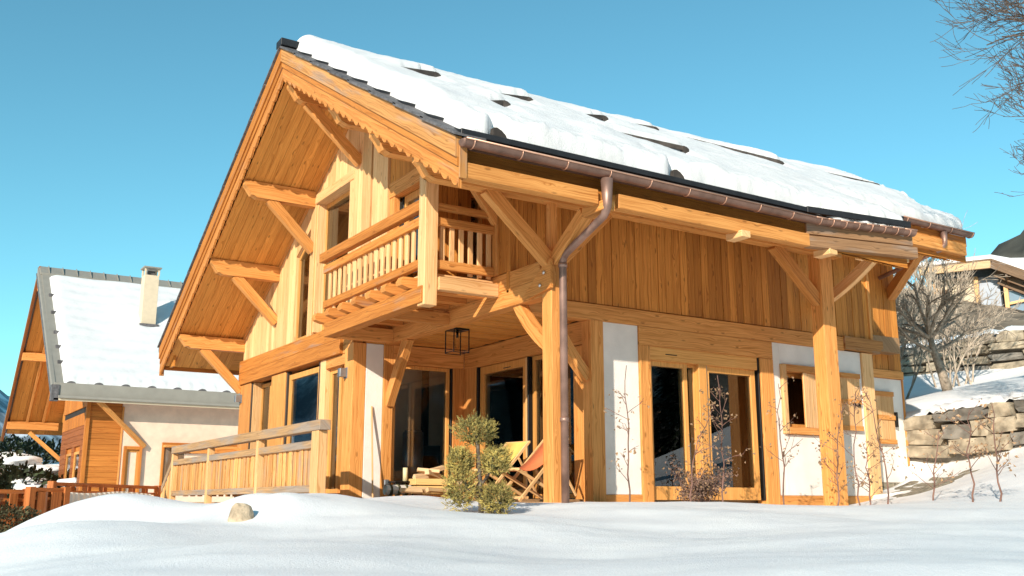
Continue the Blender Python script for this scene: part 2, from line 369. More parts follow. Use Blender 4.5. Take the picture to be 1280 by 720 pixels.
# --- roof body: right slope follows the bent eave, left slope is plain
RP = [(-2.16, RV), (15.2, RV), (10.6, .35), (6.25, .35), (6.0, -1.52), (4.0, -1.17), (-2.16, -1.17)]
def slab(poly, f0, f1):
    n = len(poly); V = [(a, b, f0(b)) for a, b in poly] + [(a, b, f1(b)) for a, b in poly]
    bm = bmesh.new(); vs = [bm.verts.new(v) for v in V]; bm.faces.new(vs[:n]); bm.faces.new(vs[n:])
    for i in range(n): bm.faces.new((vs[i], vs[(i + 1) % n], vs[(i + 1) % n + n], vs[i + n]))
    bmesh.ops.triangulate(bm, faces=[f for f in bm.faces if len(f.verts) > 4]); bmesh.ops.recalc_face_normals(bm, faces=bm.faces)
    bm.verts.index_update(); r = [v.co.copy() for v in bm.verts], [[v.index for v in f.verts] for f in bm.faces]; bm.free(); return r
LP = [(-2.16, RV), (15.2, RV), (15.2, 13.35), (-2.16, 13.35)]
roof = mk('roof', *slab(RP, lambda v: zt(v) - .035, lambda v: zt(v) - .09), 'eave', ch, (0, 1, 0))
mk('roof_covering', *slab(LP, lambda v: zt(v) - .035, lambda v: zt(v) - .09), 'eave', ch, (0, 1, 0))
def zsb(v): return zs(v) + .05
mk('roof_structure', *slab([(a if a > -2 else -2.1, b if b > 0 or a > 3 else b) for a, b in RP], lambda v: zt(v) - .10, zsb), 'red', ch, (1, 0, 0))
mk('roof_structure', *slab([(a if a > -2 else -2.1, b) for a, b in LP], lambda v: zt(v) - .10, zsb), 'red', ch, (1, 0, 0))
# --- soffit boards
sof = mk('soffit', *slab([(-2.1, RV), (9, RV), (9, 13.3), (-2.1, 13.3)], lambda v: zs(v) + .045, lambda v: zs(v) + .025), 'soffit', ch, (1, 0, 0))
def slope_board(u0, u1, va, vb, off=0.0, mat='soffit', parent=sof):
    V = []
    for v in (va, vb):
        z = zs(v) + off
        V += [(u0, v, z), (u1, v, z), (u1, v, z + .022), (u0, v, z + .022)]
    F = [[0, 1, 2, 3], [7, 6, 5, 4], [0, 4, 5, 1], [3, 2, 6, 7], [0, 3, 7, 4], [1, 5, 6, 2]]
    bm = bmesh.new(); vs = [bm.verts.new(v) for v in V]
    for f in F: bm.faces.new([vs[i] for i in f])
    bmesh.ops.recalc_face_normals(bm, faces=bm.faces); bm.verts.index_update()
    r = [v.co.copy() for v in bm.verts], [[v.index for v in f.verts] for f in bm.faces]; bm.free()
    return mk('board', *r, mat, parent, (0, vb - va, zs(vb) - zs(va)))
nb = 8; wdt = (UG + .0 - (-2.14)) / nb
for i in range(nb):
    a = -2.14 + i * wdt
    slope_board(a, a + wdt - .006, RV + .02, 13.28, -.004 * (i % 2))
    slope_board(a, a + wdt - .006, -1.10, RV - .02, -.004 * (i % 2))
i = 0; a = UG + .01
while a < 10.2:
    hi = 5.0 if a < .8 else 1.35
    lo = -1.10 if a < 4 else (-1.10 - (min(a, 5.8) - 4) * .17 if a < 6 else .45)
    if a > 6: hi = 1.9
    slope_board(a, a + .194, lo, hi, -.004 * (i % 2)); a += .2; i += 1
# --- verge boards with carved valance on both rakes
def rake(v0, v1, t0, t1, u0, u1, name, mat, par=ch):
    n = 1; P = [(v0, zt(v0) - t0), (v1, zt(v1) - t0), (v1, zt(v1) - t1), (v0, zt(v0) - t1)]
    return pr(name, P, 'u', u0, u1, mat, par, (0, v1 - v0, zt(v1) - zt(v0)))
def valance(v0, v1, t0, t1, u0, u1, ph=0):
    sgn = 1 if v1 > v0 else -1; L = abs(v1 - v0); top = []; bot = []; n = int(L / .25); st = L / n
    for k in range(n):
        for q, d in ((0, 0.0), (.10, .045), (.16, .006), (.34, .055), (.55, .075), (.78, .055), (.9, .01)):
            v = v0 + sgn * (k + q) * st; bot.append((v, zt(v) - t1 + .075 - d))
    bot.append((v1, zt(v1) - t1))
    # built as quads strips so the carved edge stays crisp
    V = []; F = []
    for (v, zb) in bot:
        V += [(u0, v, zt(v) - t0), (u0, v, zb), (u1, v, zt(v) - t0), (u1, v, zb)]
    for k in range(len(bot) - 1):
        a = 4 * k; b = a + 4
        F += [[a, a + 1, b + 1, b], [a + 2, b + 2, b + 3, a + 3], [a + 1, a + 3, b + 3, b + 1], [a, b, b + 2, a + 2]]
    F += [[0, 2, 3, 1], [len(V) - 4, len(V) - 3, len(V) - 1, len(V) - 2]]
    o = mk('carved_valance', V, F, 'red' if False else 'gold_red', ch, (0, v1 - v0, zt(v1) - zt(v0))); return o
M['gold_red'] = wood('stained_larch_valance', (.68, .28, .07), (.42, .135, .024), .6, grey=.03)
M['oldgrey'] = wood('old_grey_brown_beam', (.36, .20, .10), (.18, .095, .045), .8, grey=.3)
M['verge_old'] = wood('weathered_verge', (.56, .26, .08), (.30, .12, .03), .5, grey=.3)
M['beamred'] = wood('exposed_beam_larch', (.59, .225, .045), (.35, .11, .016), .7, grey=.05)
for (a, b) in ((RV, -1.24), (RV, 13.45)):
    e = .05 if b < 0 else 0
    rake(a, b, .07, .34, UR - .075, UR + .02, 'verge_board', 'verge_old' if b < 0 else 'beamred')
    rake(a, b, .345, .455, UR - .045, UR + .02, 'verge_trim', 'beamred')
    valance(a, b, .46, .73, UR - .02, UR + .02)
# end trim of the right verge, tucked against the gutter
bx('verge_end_board', (UR - .03, UR + .08), (-1.275, -1.245), (3.86, 4.30), 'verge_old', ch)
bx('verge_end_board', (UR - .03, UR + .08), (13.455, 13.48), (3.02, 3.62), 'verge_old', ch)
# --- slates along the right and left rakes
def rake_tiles(v0, v1, name='slate'):
    L = abs(v1 - v0); n = int(L / .78); st = (v1 - v0) / n
    for k in range(n):
        a = v0 + k * st; b = a + st * 1.10; up = .012
        P = [(a, zt(a) - .03), (b, zt(b) - .03 + up), (b, zt(b) - .06 + up), (a, zt(a) - .075)]
        pr('slate', P, 'u', UR - .12, UR + .34, 'slate', roof, (0, 1, -.58))
        c = b - st * .06
        pr('slate_clip', [(b, zt(b) + up - .03), (b - st * .30, zt(b - st * .30) + up - .02), (b - st * .30, zt(b - st * .3) + up - .01), (b, zt(b) + up + .012)], 'u', UR + .02, UR + .24, 'eave', roof, (0, 1, 0))
rake_tiles(RV, -1.2); rake_tiles(RV, 13.4)
bx('ridge_cap', (UR - .13, UR + .5), (RV - .14, RV + .14), (8.33, 8.47), 'eave', ch)
# --- right eave: black drip edge, fascia, beam, gutter
bx('drip_edge', (-2.2, 4.0), (-1.26, -1.10), (4.43, 4.51), 'eave', ch)
beam('drip_edge', (4.0, -1.20, 4.475), (6.02, -1.58, 4.44), .14, .10, 'eave', ch)
bx('eave_flashing', (-2.1, 4.0), (-1.23, -1.18), (4.26, 4.43), 'flash', ch)
bx('eave_board', (-2.14, 4.0), (-1.17, -1.13), (4.085, 4.27), 'board', ch)  # darker larch here stands in for the gutter's shadow on the board
bx('eave_beam', (-2.12, -.10), (-1.26, -1.10), (3.88, 4.08), 'gold', ch)
bx('eave_beam', (.24, 4.0), (-1.26, -1.10), (3.88, 4.08), 'gold', ch)
bx('eave_beam_splice', (-.10, .24), (-1.20, -1.10), (3.90, 4.07), 'beamred', ch)
beam('eave_board', (4.0, -1.19, 4.19), (6.05, -1.60, 4.19), .05, .20, 'oldgrey', ch)
beam('eave_beam', (4.0, -1.18, 3.97), (6.08, -1.62, 3.97), .14, .18, 'oldgrey', ch)
# stepped-back eave of the rear part
bx('drip_edge', (8.3, 10.75), (.24, .34), (5.40, 5.45), 'eave', ch)
bx('eave_board', (7.6, 10.6), (.30, .35), (5.14, 5.40), 'beamred', ch)
bx('eave_beam', (6.3, 10.45), (.22, .36), (4.92, 5.16), 'gold', ch)
def gutter(P0, P1, name='gutter', caps=(True, True), rad=.085, bst=.70, sections=0):
    P0, P1 = Vector(P0), Vector(P1); d = (P1 - P0).normalized(); s = Vector((d.y, -d.x, 0)).normalized()
    prof = []
    for k in range(11):
        t = math.pi * (1 + k / 10); prof.append((math.cos(t) * rad, math.sin(t) * rad))
    inn = [(x * .94, y * .94) for x, y in prof[::-1]]
    pf = prof + inn; n = len(pf); V = []; F = []
    for P in (P0, P1):
        for x, y in pf: V.append(P + s * x + Vector((0, 0, y)))
    for k in range(n): F.append([k, (k + 1) % n, n + (k + 1) % n, n + k])
    for q, e in enumerate(caps):
        if e:
            m_ = 11; V0 = len(V); P = (P0, P1)[q]
            V += [P + s * x + Vector((0, 0, y)) for x, y in prof]; F.append(list(range(V0, V0 + m_)))
    g = mk(name, V, F, 'copper', ch, d, smooth=True)
    mk('bead', *tube([P0 + s * rad + Vector((0, 0, .004)), P1 + s * rad + Vector((0, 0, .004))], .013, 8), 'bracket', g, d, True)
    L = (P1 - P0).length; k = .12
    while k < L:
        pts = []
        for q in range(9):
            t = math.pi * (1 + q / 8 * 1.0); pts.append(P0 + d * k + s * math.cos(t) * (rad + .006) + Vector((0, 0, math.sin(t) * (rad + .006))))
        mk('bracket', *tube(pts[2:], .008, 5), 'bracket', g, d, True); k += bst
    return g
gutter((-2.22, -1.34, 4.32), (4.0, -1.33, 4.31), caps=(True, False))
cur = [(4.0, -1.33), (4.25, -1.355), (4.5, -1.395), (4.75, -1.44), (5.0, -1.49), (5.25, -1.54), (5.5, -1.59), (5.75, -1.635), (6.0, -1.68)]
for k in range(len(cur) - 1):
    gutter((*cur[k], 4.31), (*cur[k + 1], 4.31), caps=(False, k == len(cur) - 2), bst=.5)
gutter((8.35, .20, 5.39), (10.62, .20, 5.39), caps=(False, True))
# rounded gutter end (stop end) on the left
def dome(c, r, ax, n=8):
    V = []; F = []
    for i in range(n + 1):
        p = math.pi / 2 * i / n
        for k in range(12):
            t = math.pi + math.pi * k / 11
            V.append((c[0] - math.sin(p) * r * .5, c[1] + math.cos(p) * r * math.cos(t), c[2] + math.cos(p) * r * math.sin(t)))
    for i in range(n):
        for k in range(11): F.append([i * 12 + k, i * 12 + k + 1, (i + 1) * 12 + k + 1, (i + 1) * 12 + k])
    return V, F
mk('gutter_stop_end', *dome((-2.22, -1.34, 4.32), .088, -1), 'copper', ch, (1, 0, 0), True)
# downpipe: outlet under the gutter, swan neck back to the corner post, straight drop into the snow
dp = tb('downpipe', [(-.02, -1.34, 4.22), (-.02, -1.34, 3.86), (-.015, -1.31, 3.80), (.0, -1.24, 3.74), (.09, -.24, 3.45), (.105, -.16, 3.41), (.11, -.13, 3.33), (.11, -.13, .0)],
        [.085, .062, .058, .055, .055, .055, .055, .055], 'pipe', ch, 14)
for z in (3.3, 1.12): tb('pipe_collar', [(.11, -.13, z - .03), (.11, -.13, z + .03)], .064, 'pipe', dp, 14)
tb('downpipe', [(9.7, .20, 5.30), (9.7, .20, 5.05), (9.68, .30, 4.95), (9.3, 1.5, 4.55)], [.07, .05, .05, .045], 'pipe', ch, 10)
# --- purlins: shaped outer ends, left slope 3, ridge, right slope 3
def purlin(v, zb, h=.30, u1=UG + .05, w=.20, uo=-2.14, name='purlin', mat='gold'):
    P = [(uo, zb + h), (uo, zb + h * .72), (uo + .06, zb + h * .55), (uo + .16, zb + h * .12), (uo + .20, zb + .035), (uo + .27, zb), (u1, zb), (u1, zb + h)]
    return pr(name, P, 'v', v - w / 2, v + w / 2, mat, ch, (1, 0, 0))
purlin(7.83, 6.07, .33); purlin(9.92, 4.87, .33); purlin(12.17, 3.55, .30)
purlin(RV, 7.32, .36, uo=-2.1); purlin(3.35, 6.15, .34, uo=-2.10, u1=.8); purlin(1.60, 5.10, .34, uo=-2.12, u1=.8)
purlin(.10, 4.27, .32, uo=-2.14, u1=6.3, w=.20)
def brace(A, B, w=.17, h=.20, mat='gold', up=(0, 0, 1), bow=0.0):
    """diagonal brace; bow gives the slightly curved ones their sweep"""
    A, B = Vector(A), Vector(B)
    if not bow: return beam('brace', A, B, w, h, mat, ch, up)
    d = (B - A).normalized(); Y = d.cross(Vector(up)).normalized(); Z = Y.cross(d).normalized()
    V = []; F = []; n = 8
    for k in range(n + 1):
        t = k / n; c = A.lerp(B, t) + Z * bow * 4 * t * (1 - t)
        for sy, sz in ((-1, -1), (1, -1), (1, 1), (-1, 1)): V.append(c + Y * sy * w / 2 + Z * sz * h / 2)
    for k in range(n):
        for q in range(4): F.append([4 * k + q, 4 * k + (q + 1) % 4, 4 * k + 4 + (q + 1) % 4, 4 * k + 4 + q])
    F += [[0, 3, 2, 1], [4 * n, 4 * n + 1, 4 * n + 2, 4 * n + 3]]
    bm = bmesh.new(); vs = [bm.verts.new(v) for v in V]
    for f in F: bm.faces.new([vs[i] for i in f])
    bmesh.ops.recalc_face_normals(bm, faces=bm.faces); bm.verts.index_update()
    r = [v.co.copy() for v in bm.verts], [[v.index for v in f.verts] for f in bm.faces]; bm.free()
    return mk('brace', *r, mat, ch, d)
for v, zb in ((7.83, 6.07), (9.92, 4.87), (12.17, 3.55)):
    brace((-.60, v, zb - .93), (-1.58, v, zb + .02), .15, .20)
brace((-.60, RV, 6.37), (-1.72, RV, 7.34), .14, .20)
# --- corner post and upper framework
def post(u, v, z, mat='gold', name='post'): return bx(name, u, v, z, mat, ch, (0, 0, 1), .008)
post((0, .24), (0, .24), (-.3, 3.44)); post((.03, .15), (.05, .17), (3.40, 4.28))
brace((.06, .10, 3.36), (-1.02, .10, 4.30), .15, .20)
brace((.02, 1.50, 4.30), (-.62, 1.50, 5.12), .12, .16)
bx('outrigger', (-.08, .12), (-1.33, -.85), (3.80, 3.93), 'gold', ch)
brace((.10, .02, 3.40), (.05, -.78, 3.90), .16, .20)
for u in (2.55, 4.45): bx('outrigger', (u - .09, u + .09), (-1.33, -1.0), (3.80, 3.90), 'pale', ch)
for u in (5.45, 6.2): bx('outrigger', (u - .09, u + .09), (-1.36, -1.0), (3.90, 4.02), 'pale', ch)
brace((.24, .10, 3.44), (1.1, .10, 4.28), .12, .18)
post((5.70, 6.02), (.0, .26), (-.3, 4.28), 'gold')
brace((5.74, .12, 3.42), (4.70, .12, 4.30), .15, .20)
brace((6.0, 1.12, 3.0), (6.1, -.95, 4.2), .01, .01) if False else None
brace((6.85, 1.12, 3.62), (6.35, -.75, 4.25), .10, .20, 'pale', bow=-.08)
brace((9.78, 1.62, 4.25), (9.30, .42, 5.02), .18, .22, 'gold')
# --- outer beam over the porch, on the corner post, with bolted end
ob = bx('porch_beam', (0, .22), (.242, 5.48), (2.90, 3.17), 'gold', ch); bx('porch_beam', (.004, .21), (.30, 5.48), (3.175, 3.44), 'gold', ch)
pr('beam_shoe', [(-.05, 2.98), (.55, 2.90), (.70, 2.93), (.10, 3.36), (-.05, 3.40)], 'u', -.05, -.003, 'gold_red', ch, (0, 1, 0))
for v, z in ((.10, 3.22), (.20, 3.05)): tb('bolt', [(-.075, v, z), (-.05, v, z)], .028, 'bolt', ch, 8)
brace((.12, .20, 2.18), (.12, 1.02, 2.94), .15, .17, bow=-.06)
brace((.12, 5.50, 1.80), (.12, 4.72, 2.94), .15, .20)
# --- balcony
bx('balcony_beam', (-1.30, -1.08), (1.50, 5.28), (2.90, 3.15), 'beamred', ch)
bx('balcony_beam', (-1.12, 0), (5.12, 5.32), (2.90, 3.14), 'gold', ch)
bx('balcony_beam', (-1.04, 0), (1.42, 1.56), (3.10, 3.30), 'pale', ch)
bx('balcony_beam', (-1.04, .0), (2.98, 3.14), (2.91, 3.10), 'gold', ch)
for v in (5.40, 4.80, 4.22, 3.65, 3.08, 2.50, 1.95):
    P = [(-1.46, 3.26), (-1.42, 3.335), (-1.02, 3.345), (0, 3.345), (0, 3.16), (-1.10, 3.16), (-1.30, 3.17), (-1.44, 3.21)]
    pr('joist', P, 'v', v - .085, v + .085, 'gold_red', ch, (1, 0, 0))
v = 1.60
while v < 5.4:
    bx('deck_board', (-1.16, .74), (v, v + .185), (3.35, 3.385), 'pale', ch); v += .19
hp = post((-1.27, -1.05), (1.46, 1.68), (2.86, 5.12), 'pale', 'hanging_post')
rl = bx('balcony_railing', (-1.26, -1.13), (1.68, 5.74), (4.36, 4.53), 'beamred', ch)
bx('middle_rail', (-1.22, -1.14), (1.68, 5.62), (4.14, 4.28), 'beamred', rl)
bx('bottom_rail', (-1.22, -1.12), (1.68, 5.58), (3.48, 3.61), 'beamred', rl)
for k in range(17):
    v = 5.44 - k * .224
    bx('baluster', (-1.165, -1.125), (v - .047, v + .047), (3.42 if k % 4 == 1 else 3.50, 4.17), 'pale', rl)
r2 = bx('balcony_railing', (-1.05, -.03), (1.50, 1.60), (4.37, 4.47), 'gold', ch)
bx('middle_rail', (-1.05, -.03), (1.51, 1.59), (4.12, 4.25), 'gold', r2)
bx('bottom_rail', (-1.05, -.03), (1.51, 1.59), (3.44, 3.58), 'gold', r2)
for k in range(6): bx('baluster', (-.95 + k * .165, -.87 + k * .165), (1.57, 1.61), (3.40 if k > 2 else 3.5, 4.14), 'pale', r2)
post((-.03, .10), (1.44, 1.58), (3.45, 5.12), 'gold')
# --- walls: lining panel with separate vertical boards in front
def wall_u(name, u, v0, v1, z0, z1, mat='board', bw=.20, th=.10):
    n = max(1, round((v1 - v0) / bw)); st = (v1 - v0) / n
    br = [v0] + ([RV] if v0 < RV < v1 else []) + [v1]
    P = [(v, z0(v)) for v in br] + [(v, z1(v)) for v in br[::-1]]
    w = pr(name, P, 'u', u + .028, u + th, mat, ch, (0, 0, 1))
    for k in range(n):
        a, b = v0 + k * st + .003, v0 + (k + 1) * st - .003; pr_ = .004 * ((k * 7) % 3)
        pr('board', [(a, z0(a)), (b, z0(b)), (b, z1(b)), (a, z1(a))], 'u', u + pr_ * .5, u + .024, mat, w, (0, 0, 1))
    return w
def wall_v(name, v, u0, u1, z0, z1, mat='board', bw=.205, th=.10, ):
    n = max(1, round((u1 - u0) / bw)); st = (u1 - u0) / n
    w = bx(name, (u0, u1), (v + .03, v + th), (z0, z1), mat, ch, (0, 0, 1))
    for k in range(n):
        a, b = u0 + k * st + .004, u0 + (k + 1) * st - .004; pr_ = .004 * ((k * 7) % 3)
        bx('board', (a, b), (v + pr_, v + .026), (z0, z1), mat, w, (0, 0, 1), .003)
    return w
C = lambda c: (lambda v: c)
top = lambda v: zs(v) + .02
wall_u('gable_wall', UG, 8.80, 12.13, C(3.31), top, 'pale')
wall_u('gable_wall', UG, 7.95, 8.80, lambda v: zs(v) - .62, top, 'pale')
post((UG - .02, UG + .30), (7.72, 7.95), (3.31, 6.15), 'pale')
wall_u('gable_wall', UG, 5.95, 7.95, C(6.335), top, 'pale')
bx('lintel', (UG - .03, UG + .30), (5.75, 7.78), (6.125, 6.33), 'pale', ch)
wall_u('gable_wall', UG - .015, 4.96, 5.95, C(3.40), lambda v: top(v) if v < 5.76 else 6.12 if False else top(v), 'pale')
wall_u('gable_wall', UG, 4.26, 4.925, C(3.40), top, 'pale')
# trim strip where the gable boards meet the soffit
rake_trim = pr('rafter_trim', [(RV + .1, zs(RV + .1) - .002), (12.15, zs(12.15) - .002), (12.15, zs(12.15) - .075), (RV + .1, zs(RV + .1) - .075)], 'u', UG - .035, UG - .004, 'gold', ch, (0, 1, -.58))
# --- windows
def window_u(u, v0, v1, z0, z1, fw=.07, dep=.07, mull=(), zt1=None, mat='frame', sill=0, pane=True, name='window'):
    """window in a plane facing -X; zt1: height of the top at v1 (for slanted heads)"""
    za, zb = z1, (z1 if zt1 is None else zt1)
    parts = [prism([(v0, z0), (v0 + fw, z0), (v0 + fw, za - fw), (v0, za)], 'u', u, u + dep),
             prism([(v1 - fw, z0), (v1, z0), (v1, zb), (v1 - fw, zb - fw)], 'u', u, u + dep),
             prism([(v0 + fw, z0), (v1 - fw, z0), (v1 - fw, z0 + fw + sill), (v0 + fw, z0 + fw + sill)], 'u', u, u + dep),
             prism([(v0, za), (v0 + fw, za - fw), (v1 - fw, zb - fw), (v1, zb)], 'u', u, u + dep)]
    w = mk(name, *merge(parts), mat, ch, (0, 0, 1))
    for a, b in mull: bx('mullion', (u - .01, u + dep), (a, b), (z0, min(za, zb)), mat, w)
    e = .01
    mk('pane', *prism([(v0 + fw - e, z0 + fw + sill - e), (v1 - fw + e, z0 + fw + sill - e), (v1 - fw + e, zb - fw + e), (v0 + fw - e, za - fw + e)], 'u', u + dep * .5, u + dep * .5 + .02), 'glass', w)
    return w
def window_v(v, u0, u1, z0, z1, fw=.07, dep=.07, mull=(), mat='frame', sill=0, head=0, name='window'):
    parts = [vbox((u0, u0 + fw), (v, v + dep), (z0, z1)), vbox((u1 - fw, u1), (v, v + dep), (z0, z1)),
             vbox((u0 + fw, u1 - fw), (v + .002, v + dep - .002), (z0, z0 + fw + sill)), vbox((u0 + fw, u1 - fw), (v + .002, v + dep - .002), (z1 - fw - head, z1))]
    w = mk(name, *merge(parts), mat, ch, (0, 0, 1))
    for a, b in mull: bx('mullion', (a, b), (v - .01, v + dep), (z0, z1), mat, w)
    bx('pane', (u0 + fw - .01, u1 - fw + .01), (v + dep * .5, v + dep * .5 + .02), (z0 + fw + sill - .01, z1 - fw - head + .01), 'glass', w, b=.001)
    return w
window_u(UG + .20, 5.95, 7.72, 3.45, 6.12, .07)
pr('window_reveal', [(7.66, 3.4), (7.72, 3.4), (7.72, 6.12), (7.66, 6.12)], 'u', UG + .02, UG + .26, 'pale', ch)
window_u(UG + .06, 7.96, 8.78, 3.36, zs(7.96) - .66, .055, zt1=zs(8.78) - .66)
# lower storey, gable side
def gpost(v0, v1, du=0, mat='gold'): return post((UG - .03 + du, UG + .28), (v0, v1), (-.3, 2.745), mat)
gpost(11.38, 12.15); gpost(9.05, 9.92); 
post((UG - .02, UG + .24), (5.49, 5.89), (-.3, 2.90), 'gold')
window_u(UG + .22, 9.95, 11.36, .12, 2.70, .08, mull=((10.62, 10.72),))
pr('window_reveal', [(11.30, .1), (11.375, .1), (11.375, 2.74), (11.30, 2.74)], 'u', UG + .03, UG + .28, 'pale', ch)
window_u(UG + .04, 7.22, 8.98, .12, 2.66, .11, sill=.05)
bx('window_gasket', (UG - .005, UG + .1), (9.0, 9.03), (0, 2.74), 'gasket', ch)
bx('window_gasket', (UG - .005, UG + .1), (7.15, 7.19), (0, 2.74), 'gasket', ch)
bx('window_gasket', (UG - .005, UG + .1), (11.35, 11.375), (0, 2.74), 'gasket', ch)
bx('window_jamb', (UG, UG + .16), (6.86, 7.14), (.1, 2.745), 'pale', ch)
bx('window_head', (UG + .0, UG + .2), (5.89, 6.86), (2.55, 2.745), 'gold', ch)
window_u(UG + .10, 6.30, 6.85, .16, 2.55, .10); window_u(UG + .17, 5.90, 6.40, .16, 2.55, .07)
bx('window_sill', (UG - .04, UG + .2), (5.89, 6.86), (.08, .18), 'gold', ch)
bx('gable_beam', (UG - .08, UG + .2), (6.02, 12.17), (2.75, 3.03), 'beamred', ch)
bx('gable_beam', (UG - .075, UG + .2), (6.10, 12.17), (3.035, 3.315), 'beamred', ch)
bx('gable_beam_end', (UG - .012, UG + .2), (5.56, 6.015), (2.905, 3.30), 'gold', ch); bx('gable_beam_end', (UG - .012, UG + .2), (5.895, 6.015), (2.75, 2.90), 'gold', ch)
bx('sill_beam', (UG - .02, UG + .2), (5.9, 12.15), (-.3, .10), 'gold', ch)
# bay with the balcony door
ub = -.55
wall_u('bay_wall', ub, 2.9, 4.25, C(5.62), top, 'board')
bx('door_lintel', (ub - .02, ub + .15), (2.9, 4.25), (5.33, 5.61), 'gold', ch)
wall_u('bay_wall', ub, 4.05, 4.25, C(3.4), C(5.33), 'gold')
window_u(ub + .16, 2.96, 3.98, 3.45, 5.33, .13, name='balcony_door')
bx('door_gasket', (ub + .14, ub + .17), (3.985, 4.03), (3.42, 5.33), 'black', ch)
wall_v('loggia_wall', 2.9 - .03, ub, .30, 3.4, 6.1, 'board'); window_v(2.92, .32, .55, 3.6, 5.2, .04, name='loggia_window'); bx('loggia_wall', (.3, .75), (2.93, 3.0), (5.2, 6.1), 'board', ch); bx('loggia_wall', (.55, .75), (2.88, 3.0), (3.4, 5.2), 'board', ch)
wall_u('loggia_wall', .75, 1.5, 2.9, C(3.4), top, 'board')
wall_u('upper_wall', 0.0, 1.1, 1.44, C(3.45), top, 'board', .17)
bx('upper_wall', (.02, .8), (1.40, 1.46), (3.4, 5.2), 'board', ch)
post((-.012, .09), (1.085, 1.19), (3.45, 5.15), 'board', 'corner_board')
# side wall, upper storey
wall_v('side_wall', 1.1, .0, 8.38, 3.12, 5.18, 'board', .165)
bx('side_beam', (.24, 7.52), (1.06, 1.30), (2.84, 3.10), 'gold', ch)
bx('side_beam', (2.475, 5.56), (1.065, 1.29), (2.525, 2.835), 'gold', ch)
bx('side_beam_chamfer', (1.0, 3.0), (1.085, 1.12), (3.10, 3.125), 'gold', ch) if False else None
pr('log_end', [(7.50, 2.87), (8.50, 2.84), (8.55, 2.93), (8.62, 2.95), (8.62, 3.10), (7.50, 3.12)], 'v', 1.02, 1.28, 'verge_old', ch, (1, 0, 0))
bx('corner_board', (8.34, 8.42), (1.08, 1.6), (3.1, 5.2), 'gold', ch)
# side wall, lower storey
post((1.48, 1.73), (1.05, 1.30), (-.3, 2.84)); bx('plaster_wall', (1.73, 2.475), (1.10, 1.30), (.13, 2.84), 'plaster', ch); bx('base_board', (1.73, 2.475), (1.085, 1.30), (-.2, .128), 'gold', ch)
post((2.475, 2.70), (1.06, 1.30), (-.3, 2.525))
brace((1.50, 1.18, 1.92), (.95, 1.18, 2.62), .14, .17, bow=-.03)
bx('window_head', (2.70, 5.18), (1.09, 1.25), (2.30, 2.525), 'frame', ch)
bx('slot_handle', (3.05, 3.30), (1.084, 1.092), (2.405, 2.42), 'black', ch)
window_v(1.14, 2.70, 3.56, .05, 2.30, .085, sill=.13, mull=()); window_v(1.19, 3.50, 3.80, .05, 2.30, .05, sill=.13)
bx('door_post', (3.78, 3.96), (1.09, 1.25), (.05, 2.30), 'frame', ch); bx('door_seal', (3.962, 4.0), (1.12, 1.2), (.05, 2.30), 'greymetal', ch)
window_v(1.14, 3.95, 5.16, .05, 2.30, .11, sill=.10)
bx('window_gasket', (5.19, 5.225), (1.085, 1.2), (.05, 2.52), 'black', ch)
post((5.235, 5.56), (1.06, 1.30), (-.3, 2.52))
# plaster bay with the shuttered window
for (a, b, c, d) in ((5.565, 5.76, .13, 2.84), (6.84, 6.88, .13, 2.84), (5.76, 6.84, 2.46, 2.84), (5.76, 6.84, .13, 1.20)):
    bx('plaster_wall', (a, b), (1.10, 1.36), (c, d), 'plaster', ch)
bx('base_board', (5.565, 6.90), (1.08, 1.3), (-.2, .128), 'gold', ch)
bx('window_surround', (5.765, 5.86), (1.03, 1.36), (1.205, 2.455), 'pale', ch); bx('window_surround', (5.86, 6.84), (1.03, 1.36), (2.33, 2.455), 'gold', ch); bx('window_surround', (5.86, 6.84), (1.03, 1.36), (1.205, 1.33), 'gold', ch)
window_v(1.24, 5.87, 6.80, 1.335, 2.325, .07)
bx('shutter_hinge', (6.845, 6.87), (1.02, 1.06), (1.52, 1.62), 'black', ch); bx('shutter_hinge', (6.845, 6.87), (1.02, 1.06), (2.22, 2.32), 'black', ch)
sh = thing_dummy = None
def shutter(A, B, z0, z1, n, off=.03, bars=True, name='shutter'):
    A, B = Vector(A), Vector(B); d = (B - A); L = d.length; d.normalize(); nn = Vector((d.y, -d.x, 0))
    c = (A + B) / 2 + Vector((0, 0, (z0 + z1) / 2)); V, F = obox(c, d * L / 2, nn * .006, Vector((0, 0, (z1 - z0) / 2)), .001)
    s = mk(name, V, F, 'gold', ch)
    for k in range(n):
        c = A + d * L * (k + .5) / n + nn * .018 + Vector((0, 0, (z0 + z1) / 2)); V, F = obox(c, d * (L / n / 2 - .003), nn * .011, Vector((0, 0, (z1 - z0) / 2)), .003)
        mk('plank', V, F, 'pale', s)
    if bars:
        for z in (z0 + .04, (z0 + z1) / 2, z1 - .04):
            V, F = obox((A + B) / 2 + nn * .042 + Vector((0, 0, z)), d * L / 2, nn * .012, Vector((0, 0, .045)), .003); mk('batten', V, F, 'gold', s, d)
    return s
shutter((6.28, 1.05, 0), (6.80, 1.16, 0), 1.335, 2.325, 4, bars=False)
post((6.885, 7.06), (1.05, 1.3), (-.2, 2.84))
bx('plaster_wall', (7.06, 8.0), (1.10, 1.30), (.13, 2.84), 'plaster', ch); bx('base_board', (7.06, 8.0), (1.08, 1.3), (-.2, .128), 'gold', ch)
shutter((7.30, 1.07, 0), (7.86, 1.07, 0), 1.33, 2.40, 3); bx('shutter_latch', (7.60, 7.80), (1.0, 1.03), (1.78, 1.84), 'black', ch)
post((8.005, 8.32), (1.06, 1.30), (-.2, 2.84), 'pale')
